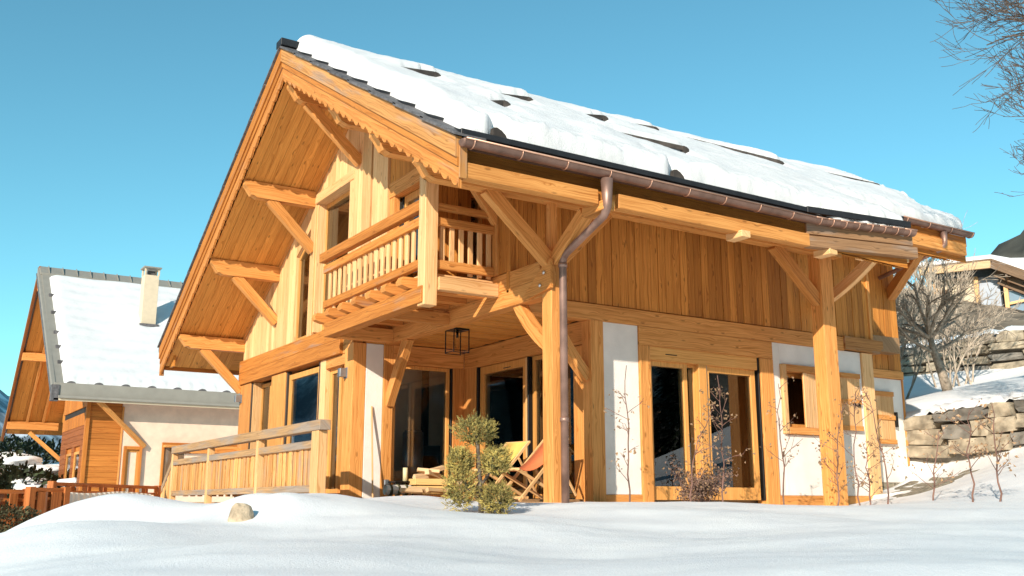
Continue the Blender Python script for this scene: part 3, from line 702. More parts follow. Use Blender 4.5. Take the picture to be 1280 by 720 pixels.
# rear part
wall_v('rear_wall', 1.6, 8.3, 9.93, 2.66, 5.4, 'board', .2); bx('rear_beam', (8.3, 9.93), (1.56, 1.8), (2.49, 2.655), 'gold', ch)
bx('plaster_wall', (8.3, 9.88), (1.60, 1.8), (.40, 2.485), 'plaster', ch); bx('corner_board', (9.885, 9.93), (1.58, 1.8), (.35, 2.485), 'gold_red', ch); bx('concrete_base', (8.3, 9.9), (1.57, 1.8), (-.3, .395), 'concrete', ch)
shutter((8.72, 1.57, 0), (9.50, 1.57, 0), 1.16, 2.20, 4); bx('shutter_latch', (9.50, 9.56), (1.50, 1.56), (1.50, 1.80), 'black', ch)
# porch return wall (faces the viewer) and inner wall
bx('plaster_wall', (-.355, -.01), (5.49, 5.7), (-.1, 2.90), 'plaster', ch); post((-.008, .19), (5.46, 5.7), (-.2, 2.90))
bx('porch_wall_beam', (.19, 1.70), (5.46, 5.7), (2.56, 2.92), 'gold', ch); bx('porch_wall_beam', (-.36, .19), (5.475, 5.7), (2.905, 3.3), 'gold', ch)
window_v(5.52, .20, 1.42, .08, 2.555, .07, mat='frame'); bx('window_gasket', (1.43, 1.465), (5.48, 5.6), (.0, 2.55), 'black', ch)
post((1.47, 1.72), (5.47, 5.70), (-.2, 2.56)); post((1.70, 1.9), (5.0, 5.468), (-.2, 2.56))
bx('porch_wall_beam', (1.70, 1.95), (1.31, 5.455), (2.54, 2.92), 'gold', ch)
bx('window_gasket', (1.71, 1.8), (4.94, 4.985), (0, 2.54), 'black', ch)
window_u(1.76, 3.30, 4.93, .08, 2.53, .14); bx('slot_handle', (1.755, 1.762), (3.85, 4.1), (2.42, 2.436), 'gasket', ch)
bx('window_gasket', (1.71, 1.8), (3.20, 3.235), (0, 2.53), 'black', ch); bx('door_post', (1.73, 1.85), (3.24, 3.32), (.0, 2.53), 'pale', ch)
window_u(1.80, 1.88, 3.19, .08, 2.53, .07); post((1.72, 1.95), (1.56, 1.87), (-.2, 2.53), 'gold'); post((1.74, 1.95), (1.305, 1.555), (-.2, 2.53), 'gold')
# porch ceiling boards
cl = bx('porch_ceiling', (.22, 1.72), (1.3, 5.47), (2.965, 2.99), 'gold', ch)
v = 1.12; k = 0
while v < 5.4:
    bx('board', (.225, 1.715), (v, min(v + .185, 5.46)), (2.93 + .012 * (k % 3 == 0), 2.96), 'soffit', cl); v += .19; k += 1
bx('porch_floor', (-1.9, 1.75), (.35, 12.0), (-.25, .02), 'floor', ch)
# interior
bx('interior_floor', (-.3, 9.6), (1.4, 12.0), (-.2, .06), 'floor', ch); bx('upper_floor', (.75, 9.6), (1.35, 12.0), (2.98, 3.30), 'floor', ch); bx('upper_floor', (-.35, .75), (5.8, 12.0), (2.98, 3.30), 'floor', ch)
bx('rear_house_wall', (9.6, 9.75), (1.7, 12.1), (-.3, 6), 'inner', ch); bx('left_house_wall', (-.55, 9.7), (12.0, 12.14), (-.3, 3.9), 'pale', ch)
bx('partition', (2.6, 9.6), (4.6, 4.7), (.06, 2.98), 'inner', ch); bx('partition', (4.5, 4.6), (4.7, 12.0), (.06, 2.98), 'inner', ch); bx('partition', (.8, 9.6), (6.9, 7.0), (.06, 2.98), 'inner', ch)
bx('partition', (.9, 1.0), (3.1, 12.0), (3.3, 6.2), 'inner', ch)
bx('roof_plate', (-2.05, -2.0), (12.9, 13.3), (3.2, 3.5), 'red', ch)
bx('left_eave_fascia', (-2.14, 14), (13.32, 13.38), (3.15, 3.75), 'beamred', ch)
gl = mk('gutter', *tube([(-2.26, 13.5, 3.66), (6, 13.5, 3.66)], .08, 10), 'copper', ch, (1, 0, 0), True)

# ------------------------------------------------------------------ snow on the chalet roof
def bump(v, c, w): return math.exp(-((v - c) / w) ** 2)
SLOTS = [(-1.02, 3.08, -.28, 3.22, .10), (.86, 2.85, 1.52, 2.98, .06), (-.73, .62, -.45, .66, .06), (3.01, 3.17, 3.48, 3.26, .10),
         (4.77, 3.99, 5.35, 3.9, .12), (1.57, .78, 3.09, .60, .05), (6.28, 3.92, 8.6, 3.4, .30), (11.07, 4.39, 13.38, 4.45, .10)]
def roof_snow():
    nu, ns = 380, 130; U0, U1 = -2.02, 15.6; V = []; F = []; TH = {}
    for i in range(nu + 1):
        u = U0 + (U1 - U0) * i / nu
        # lower limit of the snow on the slope
        if u < 4: lo = -1.20
        elif u < 6.05: lo = -1.20 - (u - 4) * .19
        elif u < 10.5: lo = .30
        else: lo = .30 + (u - 10.5) * 1.1
        if 4.1 < u < 5.95: lo += .07 * noise.noise(Vector((u * 4, 2, 0))) - .03
        if 5.95 < u < 6.25: lo = -1.58 + (u - 5.95) / .3 * 1.88
        lo += .05 * noise.noise(Vector((u * 1.3, 1, 0))) + .010 * noise.noise(Vector((u * 7, 5, 0)))
        if u < 4: lo += .10 * bump(u, -1.62, .10) * 2 + .1 * bump(u, 1.38, .12) * 2
        hi = RV + .02
        for j in range(ns + 1):
            q = (j / ns); q = q ** 1.25; v = lo + (hi - lo) * q
            el = min(1, max(0, (v - lo) / .15)); er = min(1, max(0, (u - U0) / .34)); e2 = min(1, max(0, (v - lo) / .7))
            rnd = math.sqrt(max(0, 1 - (1 - el) ** 2)) * math.sqrt(max(0, 1 - (1 - er) ** 2))
            th = .33 + .05 * e2 + .030 * math.sin(v * 2.2 + .8 * noise.noise(Vector((u * .3, v * .3, 3)))) + .07 * noise.noise(Vector((u * .45, v * 1.2, 0))) + .035 * noise.noise(Vector((u * 1.6, v * 3, 9))) + .008 * noise.noise(Vector((u * 9, v * 9, 2)))
            th += (1 - e2) * (.085 * noise.noise(Vector((u * 2.6, v * 2.6, 7))) + .045 * noise.noise(Vector((u * 8, v * 8, 3))) + .03 * noise.noise(Vector((u * 17, v * 17, 1))))
            ridge = min(1, (hi - v) / .5)
            for (a, b, c, d, dp_) in SLOTS:
                if u < min(a, c) - .3 or u > max(a, c) + .25: continue
                t = (u - a) / (c - a) if abs(c - a) > 1e-3 else 0; tt = min(1, max(0, t)); vc = b + (d - b) * tt
                end = max(0, -t * abs(c - a), (t - 1) * abs(c - a)); m_ = math.exp(-(end / .10) ** 2)
                dv = v - vc
                g_ = m_ * min(1, .25 + tt)
                th += (.12 * math.exp(-(dv / .9) ** 2) if dv >= 0 else -.07 * math.exp(-(dv / .5) ** 2)) * g_ * (dp_ + .9)
            th = max(-.03, th) * rnd
            ov = .0
            V.append((u - (.03 * (1 - er) * 0), v - .05 * math.sin(el * math.pi) * (el < 1), zt(v) - .034 + th + (.04 * bump(u, 12.4, 1.6) if v > 4.9 else 0)))
    for i in range(nu):
        for j in range(ns):
            a = i * (ns + 1) + j; F.append([a, a + ns + 1, a + ns + 2, a + 1])
    # skirt from ridge over to the far slope
    base = len(V)
    for i in range(nu + 1):
        u = U0 + (U1 - U0) * i / nu; p = V[i * (ns + 1) + ns]
        er = min(1, (u - U0) / .28); rr = math.sqrt(max(0, 1 - (1 - er) ** 2))
        for k in range(1, 9):
            v = RV + .02 + k * .9; V.append((u, v, zt(v) - .034 + (p[2] - zt(p[1]) + .034) * (1 if k < 8 else 0)))
    for i in range(nu):
        a = i * (ns + 1) + ns; b = base + i * 8
        F.append([a, a + ns + 1, b + 8, b])
        for k in range(7): F.append([b + k, b + 8 + k, b + 8 + k + 1, b + k + 1])
    V = [list(p) for p in V]
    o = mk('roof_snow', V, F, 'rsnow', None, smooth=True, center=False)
    tag(o, 'thick rounded snow blanket lying on the golden timber chalet roof', 'snow', kind='stuff')
roof_snow()
def fin(name, u, v, r, mat, parent):
    """half-disc snow guard standing on the slope"""
    z0 = zt(v) - .04; pts = [(v + r * math.cos(t) * 1.0, z0 + (v - v) + r * math.sin(t) * 1.35 + .58 * r * math.cos(t)) for t in [math.pi * k / 10 for k in range(11)]]
    return pr(name, pts, 'u', u - .02, u + .02, mat, parent)
for u, v in ((-1.62, -1.17), (1.38, -1.17)):
    P = [(u - .11, zt(v) - .04), (u + .13, zt(v) - .04), (u + .11, zt(v) + .00), (u + .09, zt(v) + .05), (u + .03, zt(v) + .10), (u - .04, zt(v) + .13), (u - .09, zt(v) + .12)]
    pr('snow_guard', P, 'v', v - .05, v + .03, 'guard', roof)
for (a, b, c, d, w) in SLOTS:
    n = Vector((c - a, d - b, zt(d) - zt(b)))
    beam('snow_slit_bar', (a, b - .075, zt(b) + .25), (c, d - .075, zt(d) + .31), .03, .075 + w * .13, 'guard', roof)  # dark bar against the snow step, standing in for the dark open slit
    P = [(c - .02, zt(d) - .02), (c + .12, zt(d) - .02), (c + .12, zt(d) + .31), (c + .07, zt(d) + .34), (c, zt(d) + .35)]
    pr('snow_guard', P, 'v', d - .10, d + .02, 'guard', roof)
tb('vent_pipe', [(9.7, 6.0, 8.2), (9.7, 6.0, 8.72)], .035, 'greymetal', ch, 8)
# ice along the bent eave
ic = []
for k in range(70):
    u = random.uniform(4.3, 5.9); v = -1.20 - (u - 4) * .19 - .03; L = random.uniform(.04, .13) * (1.3 if 5.1 < u < 5.5 else .7)
    ic.append(tube([(u, v, zt(v) + .12), (u + .005, v, zt(v) + .10 - L * .6), (u, v, zt(v) + .10 - L)], [.018, .009, .001], 5))
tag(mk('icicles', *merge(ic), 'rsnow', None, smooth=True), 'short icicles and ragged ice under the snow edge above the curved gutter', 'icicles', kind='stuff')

# ------------------------------------------------------------------ fixtures on the chalet
def lantern(P):
    t = thing('porch_lantern', 'black glass box lantern under the porch ceiling boards', 'lantern', P)
    s = .155; h = .40
    bx('cap', (-s, s), (-s, s), (-.03, 0), 'black', t)
    for a in (-s + .008, s - .008):
        for b in (-s + .008, s - .008): bx('corner_bar', (a - .008, a + .008), (b - .008, b + .008), (-h, -.03), 'black', t, b=.001)
    for a in (-s + .008, s - .008):
        bx('bottom_bar', (a - .008, a + .008), (-s, s), (-h - .012, -h), 'black', t, b=.001); bx('bottom_bar', (-s, s), (a - .008, a + .008), (-h - .026, -h - .013), 'black', t, b=.001)
    for q, (a, b) in enumerate((((-s + .006, -s + .010), (-s + .02, s - .02)), ((s - .010, s - .006), (-s + .02, s - .02)), ((-s + .02, s - .02), (-s + .006, -s + .010)), ((-s + .02, s - .02), (s - .010, s - .006)))):
        bx('pane', a, b, (-h, -.03), 'lamp', t, b=.0005)
    tb('socket', [(0, 0, -.03), (0, 0, -.15)], .022, 'black', t, 8); tb('bulb', [(0, 0, -.15), (0, 0, -.18), (0, 0, -.33)], [.018, .035, .032], 'lamp', t, 10)
lantern((.40, 3.42, 2.93))
def sconce(P, label):
    t = thing('wall_lamp', label, 'wall lamp', P, group='small grey cube lamps on the gable posts')
    bx('body', (-.13, 0), (-.06, .06), (-.08, .08), 'greymetal', t); bx('back_plate', (0, .012), (-.08, .08), (-.10, .10), 'greymetal', t)
sconce((UG - .035, 5.80, 2.36), 'small grey cube lamp on the wide post beside the porch')
sconce((UG - .045, 12.05, 2.42), 'small grey cube lamp at the far left corner post under the gable')
t = thing('wall_socket', 'small grey outdoor socket low on the porch post', 'socket', (.09, 5.46, .37)); bx('body', (-.045, .045), (-.04, 0), (-.05, .05), 'greymetal', t); bx('flap', (-.035, .035), (-.05, -.04), (-.03, .035), 'greymetal', t)

# ------------------------------------------------------------------ terrace railing in front of the gable
tr = thing('terrace_railing', 'weathered larch terrace railing with close vertical slats in front of the gable windows', 'railing', (-2.1, 3.0, 0))
def T(u, v, z): return (u, v - 3.0, z)
def rb(name, u, v, z, mat, par=tr, grain=None): return bx(name, (u[0], u[1]), (v[0] - 3, v[1] - 3), z, mat, par, grain)
V1 = 11.9
rb('top_rail', (-.09, .09), (.02 + 3, V1), (1.09, 1.245), 'grey'); rb('middle_rail', (-.05, .03), (3.2, V1), (.83, .95), 'grey'); rb('bottom_rail', (-.05, .03), (3.2, V1), (.16, .27), 'grey')
for v in (3.10, 5.95, 9.0, 11.85): rb('post', (-.075, .075) if v < 4 else (-.06, .06), (v, v + (.28 if v < 4 else .12)), (-.25, 1.087), 'pale', grain=(0, 0, 1))
v = 3.42; k = 0
while v < 11.8:
    if not any(abs(v + .06 - q - .06) < .13 for q in (5.95, 9.0)): o_ = .012 * ((k * 5) % 3); rb('slat', (o_ - .01, o_ + .014), (v, v + .146 - .008 * (k % 3)), (.17 + .006 * (k % 4), .90), 'slat', grain=(0, 0, 1))
    v += .160; k += 1
t2 = thing('stair_railing', 'sloping larch stair railing going down at the left end of the terrace', 'railing', (-2.05, 12.0, 0))
beam('handrail', (0, 0, 1.05), (.3, 3.2, -.35), .09, .14, 'grey', t2); beam('bottom_rail', (0, 0, .25), (.3, 3.2, -1.1), .06, .10, 'slat', t2)
for k in range(11): 
    y = .15 + k * .28; z = -1.4 * y / 3.2; bx('slat', (.0 + .3 * y / 3.2 - .012, .3 * y / 3.2 + .012), (y, y + .22), (.28 + z, 1.0 + z), 'slat', t2, (0, 0, 1))
t3 = thing('terrace_railing', 'short rear run of larch railing seen behind the weathered top rail', 'railing', (-1.95, 11.95, 0))
beam('top_rail', (.05, .0, 1.16), (1.4, .0, 1.20), .10, .12, 'gold', t3); beam('middle_rail', (.05, 0, .88), (1.4, 0, .92), .05, .12, 'gold', t3)
for k in range(8): bx('slat', (.10 + k * .16, .21 + k * .16), (-.012, .012), (.15, .86), 'slat', t3, (0, 0, 1))

# ------------------------------------------------------------------ porch things
def deckchair(loc, rz, mat, label):
    t = thing('deck_chair', label, 'deck chair', loc, rz, 'deck chairs in the porch')
    W2 = .27
    for s in (-1, 1):
        beam('back_leg', (.50, s * W2, .0), (-.46, s * W2, .93), .028, .05, 'pale', t); beam('seat_leg', (.50, s * (W2 - .045), .46), (-.48, s * (W2 - .045), .0), .028, .05, 'pale', t)
        beam('prop', (-.20, s * (W2 + .035), .66), (-.60, s * (W2 + .035), .08), .022, .04, 'pale', t)
    for p in ((-.46, .93), (.44, .05)): beam('crossbar', (p[0], -W2 - .03, p[1]), (p[0], W2 + .03, p[1]), .03, .04, 'pale', t)
    for p in ((.48, .46), (-.46, .03)): beam('crossbar', (p[0], -W2 + .02, p[1]), (p[0], W2 - .02, p[1]), .03, .04, 'pale', t)
    V = []; F = []; n = 16
    for k in range(n + 1):
        q = k / n; x = -.46 + .94 * q; z = .93 + (.46 - .93) * q - .20 * 4 * q * (1 - q) * (.6 + .55 * q)
        for s in (-1, 1):
            for o_ in (0, .004): V.append((x, s * (W2 - .035), z + .02 - o_))
    for k in range(n):
        a = 4 * k; b = a + 4; F += [[a, b, b + 2, a + 2], [a + 1, a + 3, b + 3, b + 1], [a, a + 1, b + 1, b], [a + 2, b + 2, b + 3, a + 3]]
    mk('canvas', V, F, mat, t, (1, 0, 0), True)
deckchair((.62, 1.42, .03), R(187), 'orange', 'wooden deck chair with orange canvas beside the corner post')
deckchair((.80, 2.75, .06), R(189), 'yellow', 'wooden deck chair with yellow canvas behind the orange one')
t = thing('broom', 'long handled broom leaning on the white plaster strip', 'broom', (-.30, 5.16, .02))
beam('handle', (0, 0, .05), (.07, .31, 1.72), .028, .028, 'pale', t); bx('brush_head', (-.20, .20), (-.04, .04), (.0, .06), 'nred', t)
mk('bristles', *merge([tube([(x / 50, random.uniform(-.03, .03), .0), (x / 50, 0, -.06)], .006, 3) for x in range(-9, 10)]), 'twig', t)
# firewood
def split_log(L, r, seed):
    rnd = random.Random(seed); k = rnd.choice((3, 4, 4, 5)); V = []; F = []
    prof = []
    for i in range(k):
        a = 2 * math.pi * (i + rnd.uniform(-.2, .2)) / k; prof.append((math.cos(a) * r * rnd.uniform(.75, 1.1), math.sin(a) * r * rnd.uniform(.7, 1.0)))
    n = 4
    for j in range(n + 1):
        for (a, b) in prof: V.append((L * (j / n - .5), a * (1 + rnd.uniform(-.06, .06)), b * (1 + rnd.uniform(-.06, .06))))
    for j in range(n):
        for i in range(k): F.append([j * k + i, (j + 1) * k + i, (j + 1) * k + (i + 1) % k, j * k + (i + 1) % k])
    F += [list(range(k)), [n * k + i for i in range(k)][::-1]]
    return V, F
cr = thing('crate', 'yellow wooden crate piled with split firewood by the porch window', 'crate', (.70, 4.95, .17), R(-8))
for s in (-1, 1):
    for z in (.02, .15):
        bx('side_board', (-.30, .30), (s * .20 - .009, s * .20 + .009), (z, z + .11), 'crate', cr)
        bx('end_board', (s * .31 - .009, s * .31 + .009), (-.19, .19), (z, z + .11), 'crate', cr)
bx('bottom_board', (-.30, .30), (-.19, .19), (0, .018), 'crate', cr)
lg = [((.85, 5.05, .33), 8, -6, .42, .065, 'in the crate'), ((1.02, 5.00, .36), 30, 10, .44, .07, ''), ((1.12, 5.1, .32), -12, 12, .40, .06, ''), ((.90, 4.98, .43), -20, 5, .40, .055, ''), ((1.08, 5.06, .45), 12, -12, .42, .06, ''),
      ((1.42, 4.75, .12), 60, 24, .42, .065, ''), ((1.30, 4.6, .10), 20, 6, .40, .06, ''), ((.55, 4.62, .09), -8, 3, .42, .06, ''), ((.80, 4.5, .08), 15, 2, .40, .055, ''), ((1.05, 4.55, .09), 70, 10, .38, .06, ''), ((1.50, 4.9, .20), 80, 40, .42, .06, ''), ((.35, 4.55, .07), 4, 2, .42, .05, '')]
ll = ['pale split log lying lengthwise on the left of the crate', 'chunky split log aslant on top of the crate', 'split log at the right end of the crate pile', 'thin split log crossing the crate pile near its top', 'topmost split log on the crate pile',
      'tilted split log leaning right of the crate', 'split log on the floor right in front of the crate', 'split log on the floor left in front of the crate', 'flat split log at the middle of the row before the crate', 'split log lying crosswise before the crate', 'steeply propped split log at the right of the firewood', 'leftmost split log on the porch floor']
for q, (P, a, b, L, r, _) in enumerate(lg):
    o = mk('firewood_log', *split_log(L, r, q), 'log', None, (1, 0, 0), center=False); o.location = (P[0] - .25, P[1] - .1, P[2] + .14); o.rotation_euler = (R(q * 37), R(b), R(a))
    tag(o, ll[q], 'log', 'split firewood logs in the porch')
def mat_roll():
    t = thing('rolled_mat', 'rolled striped doormat left of the firewood', 'mat', (-.02, 4.75, .22))
    V = []; F = []; n = 60
    for k in range(n + 1):
        a = k / n * 5 * math.pi; r = .025 + .075 * k / n
        for x in (-.24, .24): V.append((x, r * math.cos(a), r * math.sin(a)))
    for k in range(n): F.append([2 * k, 2 * k + 1, 2 * k + 3, 2 * k + 2])
    mk('roll', V, F, 'cloth', t, (1, 0, 0), True)
    for x in (-.15, .0, .15):
        mk('stripe', *tube([(x - .02, 0, 0), (x + .02, 0, 0)], .105, 20), 'olive', t, (1, 0, 0), True)
mat_roll()
t = thing('side_table', 'low dark side table behind the rolled mat', 'table', (.30, 5.25, .12)); bx('table_top', (-.2, .2), (-.15, .15), (.24, .27), 'black', t)
for a in (-.17, .17):
    for b in (-.12, .12): bx('leg', (a - .012, a + .012), (b - .012, b + .012), (0, .24), 'black', t)
t = thing('candle', 'thick pale yellow pillar candle on the low dark table', 'candle', (.36, 5.22, .391)); tb('wax', [(0, 0, 0), (0, 0, .24)], .045, 'wax', t, 12); tb('wick', [(0, 0, .24), (0, 0, .26)], .004, 'black', t, 5)
# seen through the panes
t = thing('wood_stove', 'black stove with tall flue pipe seen through the porch window', 'stove', (1.35, 6.4, .06)); bx('body', (-.25, .25), (-.22, .22), (0, 1.05), 'black', t); tb('flue', [(0, 0, 1.05), (0, 0, 2.9)], .08, 'black', t, 12); bx('door', (-.18, .18), (-.235, -.22), (.4, .85), 'glass', t)
t = thing('water_heater', 'grey cylinder standing inside behind the porch window', 'boiler', (.95, 6.1, .06)); tb('body', [(0, 0, 0), (0, 0, 1.28)], .2, 'greymetal', t, 18); tb('cap', [(0, 0, 1.28), (0, 0, 1.32)], .17, 'greymetal', t, 18)
t = thing('dining_table', 'white table seen inside behind the large side windows', 'table', (3.75, 2.5, .06)); bx('table_top', (-.9, .9), (-.5, .5), (.72, .76), 'white', t)
for a in (-.8, .8):
    for b in (-.42, .42): bx('leg', (a - .03, a + .03), (b - .03, b + .03), (0, .72), 'white', t)
def curtain(label, A, B, z0, z1, mat='cloth', n=60):
    A, B = Vector((*A, 0)), Vector((*B, 0)); d = B - A; L = d.length; d.normalize(); nn = Vector((-d.y, d.x, 0)); V = []; F = []
    for i in range(n + 1):
        for z in (z0, z1): V.append(A + d * L * i / n + nn * .035 * math.sin(i * 1.15) + Vector((0, 0, z)))
    for i in range(n): a = 2 * i; F.append([a, a + 2, a + 3, a + 1])
    tag(mk('curtain', V, F, mat, None, smooth=True), label, 'curtain')
curtain('pale curtain inside the porch glass door, right half', (2.0, 3.3), (2.0, 3.95), .1, 2.5)
curtain('pale curtain inside the narrow porch window by the corner post', (2.05, 1.9), (2.05, 2.5), .1, 2.5)
curtain('pale curtain inside the middle lower gable window', (-.30, 8.35), (-.30, 8.95), .1, 2.7, 'plaster')
curtain('pale curtain inside the tall balcony gable window', (-.20, 6.9), (-.20, 7.65), 3.4, 6.0, 'plaster')
curtain('pale curtain inside the slanted upper gable window', (-.40, 8.3), (-.40, 8.75), 3.4, 5.0, 'plaster')
curtain('pale curtain inside the left side glass door', (3.2, 1.5), (3.5, 1.5), .1, 2.3)
t = thing('radiator', 'white ribbed radiator seen behind the right side window', 'radiator', (5.4, 1.9, .25)); bx('panel', (-.3, .3), (.0, .05), (0, .6), 'white', t)
for k in range(8): bx('rib', (-.27 + k * .075, -.22 + k * .075), (-.03, 0), (.03, .57), 'white', t)
bx('top_shelf', (-.34, .34), (-.06, .07), (.62, .65), 'white', t)

# ------------------------------------------------------------------ plants
def branch_tree(rnd, P, d, L, r, depth, out, spread=.6, up=.15, kids_=3, seg=3, shrink=.68, leaves=None):
    pts = [Vector(P)]; rad = [r]; d = Vector(d).normalized()
    for k in range(seg):
        d = (d + Vector((rnd.uniform(-1, 1), rnd.uniform(-1, 1), rnd.uniform(-1, 1) + up)) * .16).normalized()
        pts.append(pts[-1] + d * L / seg); rad.append(r * (1 - .45 * (k + 1) / seg))
    out.append((pts, rad, depth))
    if depth <= 0:
        if leaves is not None: leaves.append((pts[-1], d)); leaves.append((pts[-2], d))
        return
    for k in range(kids_):
        t = rnd.uniform(.35, 1.0); i = min(seg - 1, int(t * seg)); p = pts[i].lerp(pts[i + 1], t * seg - i)
        a = rnd.uniform(0, 2 * math.pi); o = d.orthogonal().normalized(); q = d.cross(o)
        nd = (d + (o * math.cos(a) + q * math.sin(a)) * spread * rnd.uniform(.6, 1.4) + Vector((0, 0, up * .6))).normalized()
        branch_tree(rnd, p, nd, L * shrink * rnd.uniform(.7, 1.15), rad[i] * .62, depth - 1, out, spread, up, kids_, seg, shrink, leaves)
def tubes(lst, sides=lambda d: 4, rmin=.002):
    return merge([tube(p, [max(x, rmin) for x in r], sides(d), False) for p, r, d in lst])
def leafmesh(rnd, pts, n, size, spread=.04):
    V = []; F = []
    for p, d in pts:
        for _ in range(n):
            if rnd.random() < .35: continue
            c = p + Vector((rnd.gauss(0, spread), rnd.gauss(0, spread), rnd.gauss(0, spread) - .01)); a = Vector((rnd.uniform(-1, 1), rnd.uniform(-1, 1), rnd.uniform(-1.3, .3))).normalized()
            b = a.orthogonal().normalized(); th = rnd.uniform(0, 6.28); b = (b * math.cos(th) + a.cross(b) * math.sin(th)); s = size * rnd.uniform(.6, 1.3); nn = a.cross(b) * s * .25
            o = len(V); V += [c, c + a * s * .5 + b * s * .32 + nn, c + a * s, c + a * s * .5 - b * s * .32 + nn]; F += [[o, o + 1, o + 2], [o, o + 2, o + 3]]
    return V, F
def sapling(loc, H, seed, label, cat='sapling', lean=(0, 0), arms=9, group='bare saplings planted along the side wall', name='sapling', lf=2, arml=.42):
    rnd = random.Random(seed); x, y = loc; z = g1(x, y) - .05
    t = thing(name, label, cat, (x, y, z), group=group)
    n = 9; pts = []; p = Vector((0, 0, 0))
    for k in range(n + 1):
        q = k / n; pts.append(Vector((lean[0] * q * q + rnd.gauss(0, .018), lean[1] * q * q + rnd.gauss(0, .018), H * q)))
    out = [(pts, [.012 * (1 - .75 * k / n) + .002 for k in range(n + 1)], 3)]; leaves = []
    for k in range(arms):
        q = rnd.uniform(.15, .97); i = min(n - 1, int(q * n)); P = pts[i].lerp(pts[i + 1], q * n - i); a = rnd.uniform(0, 6.28)
        branch_tree(rnd, P, (math.cos(a), math.sin(a), rnd.uniform(.4, 1.1)), arml * (1.15 - q * .6) * rnd.uniform(.5, 1.2), .0055, 1, out, .6, .1, 2, 3, .45, leaves)
    leaves += [(pts[rnd.randint(4, n)], None) for _ in range(5)]
    mk('stem', *tubes(out[:1], lambda d: 6), 'twigred', t, smooth=True); mk('twigs', *tubes(out[1:], lambda d: 4, .0022), 'twigred', t, smooth=True)['kind'] = 'stuff'
    if lf:
        o = mk('dry_leaves', *leafmesh(rnd, leaves, lf, .055, .05), 'leaf', t); o['kind'] = 'stuff'
for a in (((1.2, -.15), 2.0, 1, 'tall leafless sapling in front of the left plaster panel'), ((2.03, -.47), 1.5, 2, 'sapling bending in front of the left glass door', (.55, .0)), ((2.66, -.52), 1.95, 3, 'tall twiggy sapling in front of the right glass door'),
          ((3.47, -.92), 1.85, 4, 'slender sapling before the shuttered window'), ((4.33, -1.15), 1.55, 5, 'bushy forked sapling at the foot of the wide eave post', (.3, 0)), ((4.68, -1.27), 1.75, 6, 'sapling before the closed half shutter', (.1, 0)),
          ((5.18, -1.09), .95, 7, 'short leafy sapling at the foot of the pale corner post'), ((4.95, -1.61), 1.75, 8, 'bent sapling before the last plaster panel', (-.35, 0)), ((4.9, -2.39), 1.05, 9, 'low forked sapling in open snow just right of the house', (.3, 0)),
          ((4.34, -3.35), 1.25, 10, 'upright sapling in open snow before the dry stone wall', (.1, 0)), ((4.51, -3.63), 1.3, 11, 'rightmost thin sapling standing in open snow')):
    loc, H, sd, lab = a[:4]; sapling(loc, H, sd, lab, lean=a[4] if len(a) > 4 else (0, 0), arms=13 if sd in (3, 5, 7) else 9, lf=3 if sd in (3, 7, 10, 11) else 2)
# dead perennial clump by the door
rnd = random.Random(44); t = thing('dead_shrub', 'low tangle of dead purplish stems against the glass doors', 'shrub', (2.75, .05, g1(2.75, .05) - .03)); out = []; lv = []
for k in range(46):
    a = rnd.uniform(0, 6.28); b = rnd.uniform(.2, .75); branch_tree(rnd, (rnd.gauss(0, .12), rnd.gauss(0, .10), 0), (math.cos(a) * b, math.sin(a) * b, 1), rnd.uniform(.28, .62), .005, 1, out, .8, -.1, 3, 3, .5, lv)
mk('stems', *tubes(out, lambda d: 4), 'twigred', t); mk('dead_leaves', *leafmesh(rnd, lv, 6, .05, .05), 'leafd', t)['kind'] = 'stuff'; mk('pale_leaves', *leafmesh(rnd, lv, 2, .05, .05), 'leaf', t)['kind'] = 'stuff'
